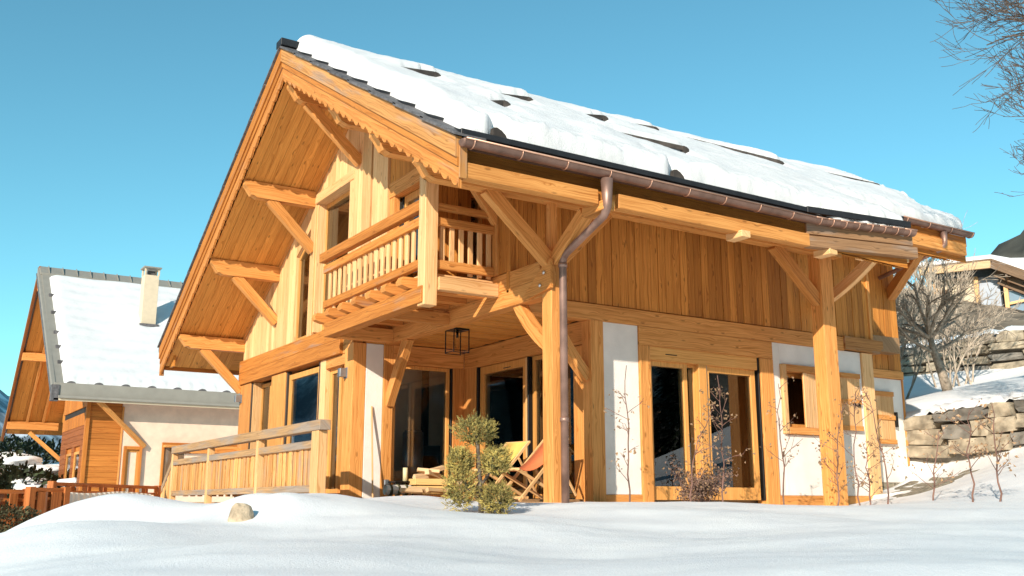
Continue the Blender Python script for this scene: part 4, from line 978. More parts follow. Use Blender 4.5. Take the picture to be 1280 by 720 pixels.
# topiary juniper with pompoms
def topiary():
    x, y = -2.33, -1.95; z = -.10; rnd = random.Random(5)
    t = thing('topiary_juniper', 'yellow green topiary juniper with one round ball above bushy lower pads', 'shrub', (x, y, z))
    rgt = Vector((.843, -.537, 0)); fwd = Vector((.537, .843, 0))
    def L(a, b, c): return rgt * a + fwd * b + Vector((0, 0, c))
    mk('trunk', *merge([tube([L(.03, 0, 0), L(.02, .01, .3), L(.0, 0, .6), L(-.03, 0, .86)], [.03, .025, .02, .014], 8), tube([L(.02, 0, .28), L(.12, .03, .42), L(.16, 0, .6)], [.016, .012, .009], 6), tube([L(.02, 0, .12), L(-.12, -.03, .25), L(-.18, 0, .5)], [.016, .012, .009], 6), tube([L(.02, 0, .05), L(.18, 0, .16)], [.014, .009], 6)]), 'bark', t, smooth=True)
    for (c, r, name) in (((-.035, 0, .86), (.225, .19, .165), 'top_ball'), ((.18, .02, .54), (.175, .15, .165), 'foliage_pad'), ((-.20, .0, .54), (.135, .13, .14), 'foliage_pad'), ((-.185, -.02, .25), (.185, .16, .24), 'foliage_pad'), ((.19, -.02, .14), (.18, .15, .17), 'foliage_pad')):
        for mi, (mat, cnt) in enumerate((('juni', 620), ('junid', 300))):
            V = []; F = []
            for _ in range(cnt):
                d = Vector((rnd.gauss(0, 1), rnd.gauss(0, 1), rnd.gauss(0, 1))).normalized()
                rr = rnd.uniform(.35, 1.0) ** .6 * (1 + .45 * noise.noise(d * 2.1 + Vector(c) * 7) + .2 * noise.noise(d * 6))
                if mi: rr *= .82
                p = L(c[0] + d.x * r[0] * rr, c[1] + d.y * r[1] * rr, c[2] + d.z * r[2] * rr)
                ax = (L(d.x, d.y, d.z * .6) * .7 + Vector((rnd.gauss(0, .35), rnd.gauss(0, .35), .45 + rnd.gauss(0, .3)))).normalized(); sl_ = rnd.uniform(.035, .075)
                for q in range(13):
                    t_ = q / 13; b0 = p + ax * sl_ * t_; o1 = ax.orthogonal().normalized(); th = rnd.uniform(0, 6.28); sd = o1 * math.cos(th) + ax.cross(o1) * math.sin(th)
                    a = (ax * .9 + sd * .75).normalized(); s = rnd.uniform(.012, .026) * (1.15 - .5 * t_); w_ = ax.cross(sd) * s * .20
                    o = len(V); V += [b0 - w_, b0 + w_, b0 + a * s]; F += [[o, o + 1, o + 2]]
            if mi == 0: base = mk(name, V, F, mat, t); base['kind'] = 'stuff'
            else: mk('inner_needles', V, F, mat, base)['kind'] = 'stuff'
topiary()
# boulder poking out of the snow
def rock(name, c, r, seed, mat, parent=None, flat=1.0, sub=3, rz=0, jag=.28):
    bm = bmesh.new(); bmesh.ops.create_icosphere(bm, subdivisions=sub, radius=1)
    for v in bm.verts:
        d = v.co.normalized(); k = 1 + jag * noise.noise(d * 1.3 + Vector((seed * 3.1, 0, 0))) + jag * .4 * noise.noise(d * 3.7 + Vector((0, seed, 0)))
        p = Vector((d.x * r[0], d.y * r[1], d.z * r[2])) * k; v.co = Matrix.Rotation(rz, 3, 'Z') @ p + Vector(c)
    bm.verts.index_update(); V = [v.co.copy() for v in bm.verts]; F = [[v.index for v in f.verts] for f in bm.faces]; bm.free()
    return mk(name, V, F, mat, parent, smooth=False)
tag(rock('boulder', (-5.03, -2.40, -.14), (.115, .10, .15), 3, 'boulder', jag=.16), 'tan boulder poking out of the foreground snow bank', 'boulder')

# ------------------------------------------------------------------ dry stone walls and terraces on the right
def stone(A, X, Y, Z, seed, mat, parent, rough=.30):
    """squarish rubble block: subdivided box, rounded and roughened"""
    rnd = random.Random(seed); V = []; F = []; n = 3; idx = {}
    def vert(i, j, k):
        key = (i, j, k)
        if key in idx: return idx[key]
        p = Vector((2 * i / n - 1, 2 * j / n - 1, 2 * k / n - 1)); q = Vector((p.x * (1 - .03 * (p.y ** 2 + p.z ** 2)), p.y * (1 - .03 * (p.x ** 2 + p.z ** 2)), p.z * (1 - .05 * (p.y ** 2 + p.x ** 2))))
        f = noise.noise_vector(p * 1.9 + Vector((seed * 1.7, seed * .3, 0))) * rough * Vector((.55, 1, .62)).length * .75
        q += f; idx[key] = len(V); V.append(Vector(A) + Vector(X) * q.x + Vector(Y) * q.y + Vector(Z) * q.z); return idx[key]
    for a in range(n):
        for b in range(n):
            F += [[vert(a, b, 0), vert(a, b + 1, 0), vert(a + 1, b + 1, 0), vert(a + 1, b, 0)], [vert(a, b, n), vert(a + 1, b, n), vert(a + 1, b + 1, n), vert(a, b + 1, n)],
                  [vert(a, 0, b), vert(a + 1, 0, b), vert(a + 1, 0, b + 1), vert(a, 0, b + 1)], [vert(a, n, b), vert(a, n, b + 1), vert(a + 1, n, b + 1), vert(a + 1, n, b)],
                  [vert(0, a, b), vert(0, a, b + 1), vert(0, a + 1, b + 1), vert(0, a + 1, b)], [vert(n, a, b), vert(n, a + 1, b), vert(n, a + 1, b + 1), vert(n, a, b + 1)]]
    return mk('stone', V, F, mat, parent)
def drywall(label, A, B, zb, zt_, rows, wmin, wmax, seed, depth=.35):
    rnd = random.Random(seed); A, B = Vector((*A, 0)), Vector((*B, 0)); d = (B - A); L = d.length; d.normalize(); nn = Vector((-d.y, d.x, 0))
    t = thing('dry_stone_wall', label, 'stone wall', A)
    A0 = Vector((0, 0, 0)); hL = lambda s: (zb[0] + (zb[1] - zb[0]) * s / L, zt_[0] + (zt_[1] - zt_[0]) * s / L)
    mk('wall_core', *prism([(0, hL(0)[0] - .5), (L, hL(L)[0] - .5), (L, hL(L)[1] - .10), (0, hL(0)[1] - .10)], 'v', .20, 1.0), 'stoneg', t)
    core = kids(t)[0]; me = core.data
    for v in me.vertices:
        w = v.co + core.location; p = d * w.x + nn * w.y; v.co = Vector((p.x, p.y, w.z)) - core.location
    for r in range(rows):
        s = rnd.uniform(-.3, 0)
        while s < L:
            w = rnd.uniform(wmin, wmax); b0, t0 = hL(min(max(s + w / 2, 0), L)); h = (t0 - b0) / rows; z = b0 + h * (r + .5)
            hh = h * rnd.uniform(.36, .56); m_ = 'stone' if rnd.random() < .72 else 'stoneg'
            tilt = rnd.uniform(-.06, .06)
            stone(d * (s + w / 2) + nn * (depth * .5 + rnd.uniform(-.05, .06)) + Vector((0, 0, z + rnd.uniform(-.04, .04) * h)), (d + Vector((0, 0, tilt))) * (w / 2 - .016), nn * depth * .6, Vector((0, 0, hh)), rnd.randint(1, 9999), m_, t)
            s += w
    return t
M['stone'] = plain('tan_stone', (.40, .33, .235), .9, amt=.32, nscale=4, bump=.7, bscale=12)
drywall('rough dry stone retaining wall of big boulders right beside the house', (9.95, 2.6), (9.72, -3.2), (.75, 1.16), (1.66, 2.06), 3, .35, 1.25, 5, .45)
drywall('upper dry stone wall of flat slabs below the far timber house', (21.2, 12.0), (22.2, 3.2), (3.75, 3.7), (5.05, 5.42), 5, .6, 2.1, 9, .5)
def ribbon(pts, hw, name, mat='snow', th=.12, label=None, cat=None):
    """lumpy snow cap along a line of points (x,y,z)"""
    V = []; F = []; n = len(pts); m_ = 9
    for i, p in enumerate(pts):
        p = Vector(p); d = (Vector(pts[min(i + 1, n - 1)]) - Vector(pts[max(i - 1, 0)])); d.z = 0; d.normalize(); s = Vector((-d.y, d.x, 0))
        for j in range(m_):
            q = 2 * j / (m_ - 1) - 1; hgt = math.sqrt(max(0, 1 - q * q)) * th * (1 + .6 * noise.noise(Vector((p.x * 2, p.y * 2, j)))) ; V.append(p + s * hw * q * (1 + .35 * noise.noise(Vector((p.x * 1.6, p.y * 1.6, 5)))) + Vector((0, 0, hgt)))
    for i in range(n - 1):
        for j in range(m_ - 1): a = i * m_ + j; F.append([a, a + m_, a + m_ + 1, a + 1])
    return mk(name, V, F, mat, None, smooth=True)
def lin(A, B, n, jz=0): return [tuple(Vector(A).lerp(Vector(B), k / n) + Vector((0, 0, jz * noise.noise(Vector((k * .7, 3, 1)))))) for k in range(n + 1)]
tag(ribbon(lin((10.35, 2.8, 1.62), (10.12, -3.3, 2.02), 50, .10), .42, 'wall_snow', th=.16), 'rounded snow cap lying along the boulder wall beside the house', 'snow', kind='stuff')
tag(ribbon(lin((21.7, 12.2, 5.06), (22.7, 3.0, 5.42), 46, .12), .6, 'wall_snow', th=.18), 'snow cap lying on the upper slab wall', 'snow', kind='stuff')
# patch of bare ground by the rear corner
V = []; F = []
for i in range(15):
    for j in range(9):
        x = 6.6 + i * .22; y = -.7 + j * .28 ; e = (1 - ((i - 7) / 7) ** 2) * (1 - ((j - 4) / 4) ** 2); V.append((x, y, g1(x, y) + .05 * max(0, e) ** .5 - .03 + .03 * noise.noise(Vector((x * 4, y * 4, 0)))))
for i in range(14):
    for j in range(8): a = i * 9 + j; F.append([a, a + 9, a + 10, a + 1])
tag(mk('bare_ground', V, F, 'concrete', None, smooth=True), kind='structure')

# ------------------------------------------------------------------ trees on the right
def bare_tree(name, label, loc, pts, r0, limbs, seed, depth=3, cat='tree', group=None, mat='bark', tw='twig', L=1.0, spread=.6, kids_=4, up=.1, rmin=.004):
    rnd = random.Random(seed); t = thing(name, label, cat, loc, group=group); P = [Vector(p) for p in pts]; n = len(P)
    mk('trunk', *tube(P, [r0 * (1 - .5 * k / (n - 1)) for k in range(n)], 10), mat, t, smooth=True)
    out = []
    for (i, d, l, r) in limbs: branch_tree(rnd, P[i], d, l * L, r, depth, out, spread, up, kids_, 4, .66)
    big = [o for o in out if o[2] >= depth - 1]; small = [o for o in out if o[2] < depth - 1]
    mk('limbs', *tubes(big, lambda d: 6, rmin), mat, t, smooth=True); o = mk('twigs', *tubes(small, lambda d: 3, rmin), tw, t); o['kind'] = 'stuff'
    return t
tx, ty = 13.4, 2.88; tz = g1(tx, ty) - .1
rnd = random.Random(3)
lm = [(3, (math.cos(a) * .8, math.sin(a) * .8, rnd.uniform(.35, 1.0)), rnd.uniform(.75, 1.15), .05) for a in [k * 6.28 / 9 for k in range(9)]] + [(2, (-.8, .55, .45), 1.0, .05), (3, (0, 0, 1), 1.1, .05), (2, (.7, -.6, .6), .9, .05)]
bare_tree('fruit_tree', 'small leafless fruit tree with a leaning trunk on the slope behind the boulder wall', (tx, ty, tz), [(0, 0, 0), (-.10, .06, .5), (-.22, .13, 1.0), (-.28, .17, 1.35)], .125, lm, 8, 3, L=1.25, spread=.62, kids_=4, tw='brush', mat='bark2', rmin=.006)
hedge = [(14.8, 5.6, 3.2, 'tangle of leafless brown shrubs rising just right of the house corner'), (17.5, 7.6, 3.5, 'tall leafless shrub behind the fruit tree on the slope'), (19.5, 6.6, 3.2, 'leafless shrub crowding the upper slab wall'), (26, 12.5, 4.5, 'leafless thicket deep behind the rear eave')]
for q, (x, y, h, lab) in enumerate(hedge):
    rnd = random.Random(60 + q); t = thing('bare_shrub', lab, 'shrub', (x, y, g1(x, y) - .1), group='leafless shrubs on the slope'); out = []
    for k in range(9):
        a = rnd.uniform(0, 6.28); b = rnd.uniform(.15, .6); branch_tree(rnd, (rnd.gauss(0, .3), rnd.gauss(0, .3), 0), (math.cos(a) * b, math.sin(a) * b, 1), h * rnd.uniform(.45, .7), .035, 3, out, .5, .1, 4, 4, .6)
    mk('branches', *tubes([o for o in out if o[2] >= 2], lambda d: 5, .008), 'brush', t); mk('twigs', *tubes([o for o in out if o[2] < 2], lambda d: 3, .007), 'brush', t)['kind'] = 'stuff'
for q, (x, y, h, lab) in enumerate(((27, 14.2, 4.4, 'thin bare tree whose top shows over the roof snow'), (27.5, 12.6, 4.0, 'slender bare tree behind the rear roof end'))):
    z = g1(x, y); bare_tree('bare_tree', lab, (x, y, z), [(0, 0, 0), (.1, 0, h * .25), (0, .1, h * .5), (.1, 0, h * .8)], .12, [(k % 3 + 1, (math.cos(k * 2.4) * .5, math.sin(k * 2.4) * .5, 1), h * .28, .045) for k in range(6)], 90 + q, 3, spread=.45, group='thin bare trees behind the house', tw='brush', mat='brush', rmin=.010)
# big tree whose branches hang in from the right edge
def big_tree():
    rnd = random.Random(21); B = Vector((4.95, -5.5, 0)); B.z = g1(B.x, B.y) - .1
    t = thing('large_bare_tree', 'large leafless tree reaching dark curved branches in from the right edge', 'tree', B)
    mk('trunk', *tube([(0, 0, 0), (.1, .1, 2), (.0, .2, 4), (-.1, .3, 6.5), (0, .3, 9.5)], [.30, .25, .22, .16, .08], 12), 'bark', t, smooth=True)
    toC = Vector((4.2, -4.1, 0)) - Vector((4.95, -5.5, 0)); toC.normalize(); out = []
    side = Vector((-toC.y, toC.x, 0))
    for k in range(46):
        z = rnd.uniform(3.8, 8.4); d = toC * rnd.uniform(.8, 1.3) + side * rnd.uniform(-.55, .55) + Vector((0, 0, rnd.uniform(-.20, .25)))
        branch_tree(rnd, (0, .25, z), d, min(1.45, .55 + max(0, z - 3.8) * .22) * rnd.uniform(.7, 1.1), .015, 3, out, .52, .16, 3, 7, .66)
    for k in range(14):
        z = rnd.uniform(3.5, 9); a = rnd.uniform(0, 6.28); a = a if Vector((math.cos(a), math.sin(a), 0)).dot(toC) < .15 and Vector((math.cos(a), math.sin(a), 0)).dot(side) < .3 else math.atan2(-toC.y, -toC.x); branch_tree(rnd, (0, .25, z), (math.cos(a), math.sin(a), .5), rnd.uniform(1.2, 2.2), .05, 3, out, .5, .05, 3, 4, .6)
    mk('limbs', *tubes([o for o in out if o[2] >= 3], lambda d: 6, .005), 'twig', t, smooth=True)
    mk('twigs', *tubes([o for o in out if o[2] < 3], lambda d: 4, .0032), 'twig', t)['kind'] = 'stuff'
big_tree()

# ------------------------------------------------------------------ far timber house on the right
fh = thing('timber_house', 'far timber framed house with blue grey gable glass above the upper stone wall', 'house', (43.0, 20.0, 8.05))
D1 = Vector((.42, -.907, 0)).normalized(); D2 = Vector((.907, .42, 0)).normalized()    # along the visible front, into the depth
def FP(a, b, z): return D1 * a + D2 * b + Vector((0, 0, z))
def fbox(name, a, b, z, mat, par=fh): 
    c = FP((a[0] + a[1]) / 2, (b[0] + b[1]) / 2, (z[0] + z[1]) / 2); V, F = obox(c, D1 * (a[1] - a[0]) / 2, D2 * (b[1] - b[0]) / 2, Vector((0, 0, (z[1] - z[0]) / 2)), .01); return mk(name, V, F, mat, par, (0, 0, 1))
M['blueglass'] = plain('blue_grey_glass', (.20, .27, .34), .12, .0, amt=.15, nscale=.8, spec=.9)
M['bluewall'] = plain('pale_blue_panel', (.42, .46, .52), .7, amt=.08, nscale=1.2)
fbox('wall', (-2.4, -.2), (.3, 5), (-.5, 4.4), 'cream'); fbox('wall', (-.2, .9), (.32, 5), (-.5, 4.3), 'bluewall'); fbox('wall', (-2.6, -1.6), (.2, .4), (.6, 3.8), 'darkwood')
for a in (-2.5, -.35, 1.1, 2.5, 3.3): fbox('post', (a, a + .22), (.0, .25), (-.4, 4.3 - max(0, a - .9) * .55), 'pale')
g = mk('window', *merge([vbeam(FP(1.1, .1, 1.3), FP(4.6, .1, 1.9), .12, .16), vbeam(FP(1.1, .1, 2.6), FP(3.4, .1, 2.9), .12, .14), vbeam(FP(1.1, .1, -.1), FP(5.6, .1, .8), .14, .2)]), 'pale', fh, D1)
V = [FP(1.1, .22, -.3), FP(5.6, .22, .2), FP(5.4, .22, .9), FP(1.1, .22, 4.1)]; V += [v + D2 * .03 for v in V]
mk('pane', V, [[0, 1, 2, 3], [7, 6, 5, 4], [0, 4, 5, 1], [1, 5, 6, 2], [2, 6, 7, 3], [3, 7, 4, 0]], 'blueglass', g)
beam('verge_board', FP(-3.0, -.9, 4.75), FP(.7, -.9, 4.72), .2, .42, 'log', fh); beam('verge_board', FP(.7, -.9, 4.72), FP(7.5, -.9, .9), .2, .40, 'darkwood', fh)
beam('rafter', FP(.8, -.4, 4.3), FP(7.0, -.4, .8), .18, .35, 'darkwood', fh); beam('rafter', FP(.9, .0, 3.9), FP(6.6, 0, .55), .18, .30, 'darkwood', fh)
for k in range(6): beam('rafter_tail', FP(1.4 + k * .9, -.9, 4.05 - k * .5), FP(1.4 + k * .9, .3, 3.6 - k * .5), .12, .16, 'darkwood', fh)
def fslab(name, pts, th, mat, par=fh):
    V = [Vector(p) for p in pts] + [Vector(p) + Vector((0, 0, th)) for p in pts]; n = len(pts)
    F = [list(range(n))[::-1], [n + i for i in range(n)]] + [[i, (i + 1) % n, n + (i + 1) % n, n + i] for i in range(n)]
    bm = bmesh.new(); vs = [bm.verts.new(v) for v in V]
    for f in F: bm.faces.new([vs[i] for i in f])
    bmesh.ops.recalc_face_normals(bm, faces=bm.faces); bm.verts.index_update(); r = [v.co.copy() for v in bm.verts], [[v.index for v in f.verts] for f in bm.faces]; bm.free()
    return mk(name, *r, mat, par, D1)
fslab('roof', [FP(-3.1, -1.0, 4.93), FP(.7, -1.0, 4.9), FP(7.6, -1.0, 1.1), FP(13, 3.0, 1.4), FP(14, 8, 5.3), FP(-3.5, 8, 5.6)], .12, 'darkwood')
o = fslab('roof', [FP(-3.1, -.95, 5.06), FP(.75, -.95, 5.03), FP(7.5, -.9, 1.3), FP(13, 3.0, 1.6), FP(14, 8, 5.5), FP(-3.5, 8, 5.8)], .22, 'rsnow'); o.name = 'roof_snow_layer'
fbox('dormer', (6.8, 8.6), (-1.5, .5), (2.0, 4.4), 'log'); beam('balcony_beam', FP(.8, -.6, -.5), FP(9, -1.2, 2.0), .3, .45, 'darkwood', fh); beam('balcony_beam', FP(.8, -.7, -.95), FP(9, -1.3, 1.1), .2, .30, 'darkwood', fh)
fbox('wall', (.9, 10), (.4, 5), (-2.5, -.2), 'stone')

# ------------------------------------------------------------------ neighbouring house on the left
nh = thing('neighbour_house', 'neighbouring chalet with smooth snow covered roof, taupe gutter board and peach plaster wall', 'house', (0, 0, 0))
NE, NR, NL = 27.0, 34.6, 42.2
def nz(v): return 4.17 + (v - NE) * .760 if v <= NR else 4.17 + (NR - NE) * .760 - (v - NR) * .86
U0n, U1n = -2.7, 9.0
def nslab(v0, v1, o0, o1, u0, u1, name, mat, par=nh, grain=(1, 0, 0)):
    return pr(name, [(v0, nz(v0) + o0), (v1, nz(v1) + o0), (v1, nz(v1) + o1), (v0, nz(v0) + o1)], 'u', u0, u1, mat, par, grain)
nslab(NE, NR, -.12, 0, U0n, U1n, 'roof', 'taupe'); nslab(NR, NL, -.12, 0, U0n, U1n, 'roof', 'taupe')
nslab(NE, NR, -.24, -.13, U0n + .1, U1n, 'soffit', 'nwood'); 
sf = nslab(NR, NL - .1, -.24, -.15, U0n + .1, U1n, 'soffit', 'soffit')
for k in range(7): 
    a = U0n + .12 + k * .27; nslab(NR + .1, NL - .15, -.262, -.242, a, a + .262, 'board', 'soffit', sf, (0, 1, -.86))
nslab(NE - .1, NR + .05, -.50, .03, U0n - .12, U0n, 'verge_cladding', 'taupe', grain=(0, 1, 0)); nslab(NE - .1, NR + .05, -.30, -.24, U0n - .16, U0n - .12, 'verge_fold', 'greymetal')
nslab(NR, NL + .1, -.42, .03, U0n - .08, U0n, 'verge_board', 'nred', grain=(0, 1, -.8)); nslab(NR, NL + .1, -.42, -.30, U0n - .12, U0n - .08, 'verge_trim', 'verge_old', grain=(0, 1, -.8))
bx('fascia', (U0n - .05, U1n), (NE - .20, NE - .10), (3.61, 4.18), 'taupe', nh); bx('fascia_lip', (U0n - .05, U1n), (NE - .24, NE - .18), (3.55, 3.63), 'cream', nh); bx('gutter', (U0n + .1, U1n), (NE - .33, NE - .20), (3.63, 3.72), 'taupe', nh)
bx('fascia_end', (U0n - .14, U0n + .12), (NE - .24, NE + .06), (3.53, 4.10), 'slate', nh)
rc = bx('ridge_cladding', (U0n - .05, U1n), (NR - .55, NR + .1), (nz(NR) - .02, nz(NR) + .06), 'taupe', nh); 
for v in rc.data.vertices:
    w = v.co + rc.location
    if w.y < NR - .3: v.co.z -= .40
k = U0n + .3
while k < U1n: beam('standing_seam', (k, NR - .56, nz(NR) - .34), (k, NR + .0, nz(NR) + .075), .03, .05, 'taupe', rc); k += .56
for k in range(9): beam('rafter', (U0n + .55 + k * .0, 0, 0), (0, 0, 0), .1, .1, 'nwood', nh) if False else None
for v, u1 in ((38.1, -.45), (41.45, -.45), (35.0, -.45)): bx('purlin', (U0n - .0, u1), (v - .14, v + .14), (nz(v) - .62, nz(v) - .25), 'gold', nh)
for a in (-1.9, -1.2): nslab(36.2, 41.3, -.40, -.26, a, a + .10, 'rafter', 'gold', grain=(0, 1, -.8))
beam('brace', (.3, 41.4, 1.6), (-1.7, 41.4, 3.3), .14, .18, 'gold', nh)
# walls: main plaster body and wood-clad bay
wv = 27.6
bx('plaster_wall', (-.24, 9.0), (wv, 41.0), (-2.0, 4.3), 'nplaster', nh)
pr('gable_wall', [(wv + .1, 3.8), (41.0, 3.8), (41.0, 4.2), (NR, nz(NR) - .3), (wv + .1, nz(wv) - .3)], 'u', -.35, -.2, 'soffit', nh, (0, 0, 1))
bay = bx('timber_bay', (-1.36, -.25), (wv + .06, 33.2), (-2.0, 4.75), 'nwood', nh, (1, 0, 0))
k = -.5; i = 0
while k < 3.6:
    bx('plank', (-1.40, -.25), (wv + .0, wv + .055), (k, k + .195), 'nwood', bay, (1, 0, 0), .008); k += .2
k = -.5
while k < 2.75:
    for (a, b) in ((wv + .1, 28.7), (30.0, 30.5), (31.9, 33.2)) if k < 1.9 else ((wv + .1, 33.2),): bx('plank', (-1.43, -1.365), (a, b), (k, k + .195), 'nred', bay, (0, 1, 0), .008)
    k += .2
v = wv + .15
while v < 33.0:
    bx('shutter_board', (-1.45, -1.365), (v, v + .55), (2.82, 3.28), 'nwood', bay, (0, 0, 1)); bx('shutter_board', (-1.45, -1.365), (v, v + .55), (3.50, 4.5), 'nwood', bay, (0, 0, 1)); v += .60
bx('vent_slot', (-1.40, -1.362), (wv + .2, 33.0), (3.28, 3.50), 'dark', bay)
for v0 in (28.7, 30.5):
    w = window_u(-1.40, v0, v0 + 1.3, -.4, 1.9, .10); w.parent = nh
bx('corner_board', (-1.50, -1.36), (wv - .08, wv + .12), (-2.0, 4.2), 'nwood', nh, (0, 0, 1)); bx('corner_board', (-.25, -.18), (wv - .03, wv), (-2, 3.5), 'gold', nh)
# door and window on the plaster wall
bx('door_surround', (-.10, .0), (wv - .12, wv + .0), (-.2, 2.06), 'nwood', nh); bx('door_surround', (.46, .55), (wv - .12, wv), (-.2, 2.06), 'nwood', nh); bx('door_surround', (.0, .46), (wv - .12, wv), (1.94, 2.06), 'nwood', nh)
w = window_v(wv - .03, .0, .46, -.2, 1.94, .09, name='terrace_door'); w.parent = nh
bx('window_surround', (1.27, 1.36), (wv - .06, wv), (.3, 2.24), 'nwood', nh); bx('window_surround', (1.36, 4.8), (wv - .06, wv), (2.16, 2.24), 'nwood', nh)
bx('window_opening', (1.36, 2.1), (wv - .02, wv + .0), (.3, 2.16), 'darkwood', nh)
beam('brace', (-1.2, wv - .6, 3.6), (.62, wv - .1, 2.05), .14, .16, 'gold', nh)
bx('awning_beam', (1.3, 5.0), (wv - .4, wv - .02), (2.05, 2.14), 'gold', nh)
cm = bx('chimney', (.80, 1.38), (30.7, 31.30), (6.6, 9.30), 'cream', nh); bx('chimney_cap', (.74, 1.46), (30.66, 31.39), (9.60, 9.66), 'taupe', cm)
for a in (.80, 1.34):
    for b in (30.75, 31.28): bx('cap_leg', (a, a + .07), (b, b + .06), (9.30, 9.60), 'cream', cm)
bx('cap_core', (.95, 1.25), (30.9, 31.15), (9.30, 9.52), 'slate', cm); bx('chimney_flashing', (.72, 1.48), (30.55, 31.5), (7.0, 7.22), 'slate', cm)  # slate-dark core stands in for the dark hole under the cap
# snow on the neighbour's roof, in soft tile waves, with tile tips showing at the edge
V = []; F = []; nu, ns = 150, 90
for i in range(nu + 1):
    u = U0n + .28 + (U1n - U0n - .3) * i / nu
    for j in range(ns + 1):
        v = NE - .05 + (NR - .65 - NE) * j / ns; e = min(1, (j / ns) * (NR - NE) / .3); eu = min(1, (i / nu) * 11 / .35); et = min(1, (1 - j / ns) * 8 / .35)
        rnd_ = math.sqrt(max(0, 1 - (1 - e) ** 2)) * math.sqrt(max(0, 1 - (1 - eu) ** 2)) * math.sqrt(max(0, 1 - (1 - et) ** 2))
        th = .22 + .014 * math.sin(v * 2 * math.pi / .62 + 1.2 * noise.noise(Vector((u * .8, v * .5, 2)))) + .05 * noise.noise(Vector((u * .5, v * .4, 0)))
        if e < 1: th += (1 - e) * .06 * math.sin(u * 2 * math.pi / .46)
        dc = math.hypot((u - 1.1) / .75, (v - 30.9) / .9); 
        if dc < .6: th *= .5 + .5 * dc / .6
        th += .22 * math.exp(-(((u - 2.4) / .8) ** 2 + ((v - 31.6) / 1.0) ** 2))
        V.append((u, v, nz(v) + max(.0, th * rnd_)))
for i in range(nu):
    for j in range(ns): a = i * (ns + 1) + j; F.append([a, a + ns + 1, a + ns + 2, a + 1])
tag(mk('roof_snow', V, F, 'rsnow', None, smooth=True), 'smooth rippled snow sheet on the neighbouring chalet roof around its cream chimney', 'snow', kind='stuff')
u = U0n + .5
while u < 4.6:
    pts = [(u + .16 * math.cos(t), 4.16 + .10 * math.sin(t)) for t in [math.pi * k / 8 for k in range(9)]]; pr('tile', pts, 'v', NE - .16, NE + .25, 'slate', nh); u += .93
for v in (28.1, 29.0, 29.9, 31.2, 32.4): bx('tile', (U0n + .15, U0n + .42), (v, v + .12), (nz(v) + .0, nz(v) + .14), 'slate', nh)

# ------------------------------------------------------------------ neighbour's deck fence, cloth, shrubs on the left
def P3(x, y, z): return Vector((x, y, z))
def picket_fence(label, A, B, z0, z1, npk, mat='fen', brd=.16):
    A, B = Vector((*A, 0)), Vector((*B, 0)); d = B - A; L = d.length; d.normalize(); t = thing('wooden_fence', label, 'fence', A); nn = Vector((d.y, -d.x, 0))
    for z, h in ((z1 - .03, .07), (z1 - .17, .05), (z0 + .16, .08), (z0 + .05, .05)): beam('rail', Vector((0, 0, z)), d * L + Vector((0, 0, z)), .05, h, mat, t)
    rnd = random.Random(npk)
    for k in range(npk):
        s = L * (k + .5) / npk; w = brd * rnd.uniform(.75, 1.1)
        beam('picket', d * s + nn * (.04 if k % 2 else -.04) + Vector((0, 0, z0)), d * s + nn * (.04 if k % 2 else -.04) + Vector((0, 0, z1 - .06)), w, .025, mat, t, up=nn)
    for s in (0, L): beam('post', d * s + Vector((0, 0, z0 - .4)), d * s + Vector((0, 0, z1 + .02)), .12, .12, mat, t, up=nn)
    return t
picket_fence('orange brown picket fence section at the far left edge above the shrub', (-6.6, 7.4), (-5.55, 7.75), -.42, .22, 7)
picket_fence('taller orange brown fence panel with wide boards beside the hanging cloth', (-5.55, 7.35), (-4.95, 7.75), -.50, .25, 5, brd=.20)
picket_fence('orange brown deck railing running behind the hanging cloth', (-5.0, 9.0), (-2.2, 12.9), -.4, .38, 14)
A, B = Vector((-4.86, 8.2, 0)), Vector((-3.0, 9.9, 0)); d = (B - A).normalized(); nn = Vector((d.y, -d.x, 0)); V = []; F = []; nx, nzv = 220, 10
for i in range(nx + 1):
    s = (B - A).length * i / nx
    for j in range(nzv + 1):
        q = j / nzv; V.append(A + d * s + nn * (.05 * math.sin(s * 44 + 1.3 * math.sin(s * 5)) * (.3 + .7 * q) + .02 * q) + Vector((0, 0, .20 - .62 * q - .02 * math.sin(s * 3))))
for i in range(nx):
    for j in range(nzv): a = i * (nzv + 1) + j; F.append([a, a + nzv + 1, a + nzv + 2, a + 1])
tag(mk('hanging_cloth', V, F, 'cloth', None, smooth=True), 'pale grey pleated cloth hanging below the deck rail behind the snow mound', 'cloth')
def leafy(name, label, c, r, n, mat, seed, size=.10, group=None, cat='shrub', core=True):
    rnd = random.Random(seed); t = thing(name, label, cat, c, group=group); V = []; F = []
    for _ in range(n):
        d = Vector((rnd.gauss(0, 1), rnd.gauss(0, 1), rnd.gauss(0, 1))).normalized(); rr = rnd.uniform(.3, 1) ** .4 * (1 + .35 * noise.noise(d * 2.2 + Vector((seed, 0, 0))))
        p = Vector((d.x * r[0], d.y * r[1], d.z * r[2])) * rr + Vector((0, 0, r[2] * .7)); a = (d + Vector((rnd.gauss(0, .6), rnd.gauss(0, .6), rnd.gauss(.1, .5)))).normalized(); b = a.orthogonal().normalized()
        s = size * rnd.uniform(.5, 1.3); o = len(V); V += [p, p + a * s * .6 + b * s * .3, p + a * s, p + a * s * .6 - b * s * .3]; F += [[o, o + 1, o + 2], [o, o + 2, o + 3]]
    o = mk('foliage', V, F, mat, t); o['kind'] = 'stuff'; tb('stem', [(0, 0, -.3), (0, 0, r[2] * .6)], .03, 'bark', t, 5); return t
leafy('garden_shrub', 'olive brown shrub in the lower left corner below the picket fence', (-6.05, 7.0, -.75), (.75, .4, .42), 5000, 'olive', 2, .055)
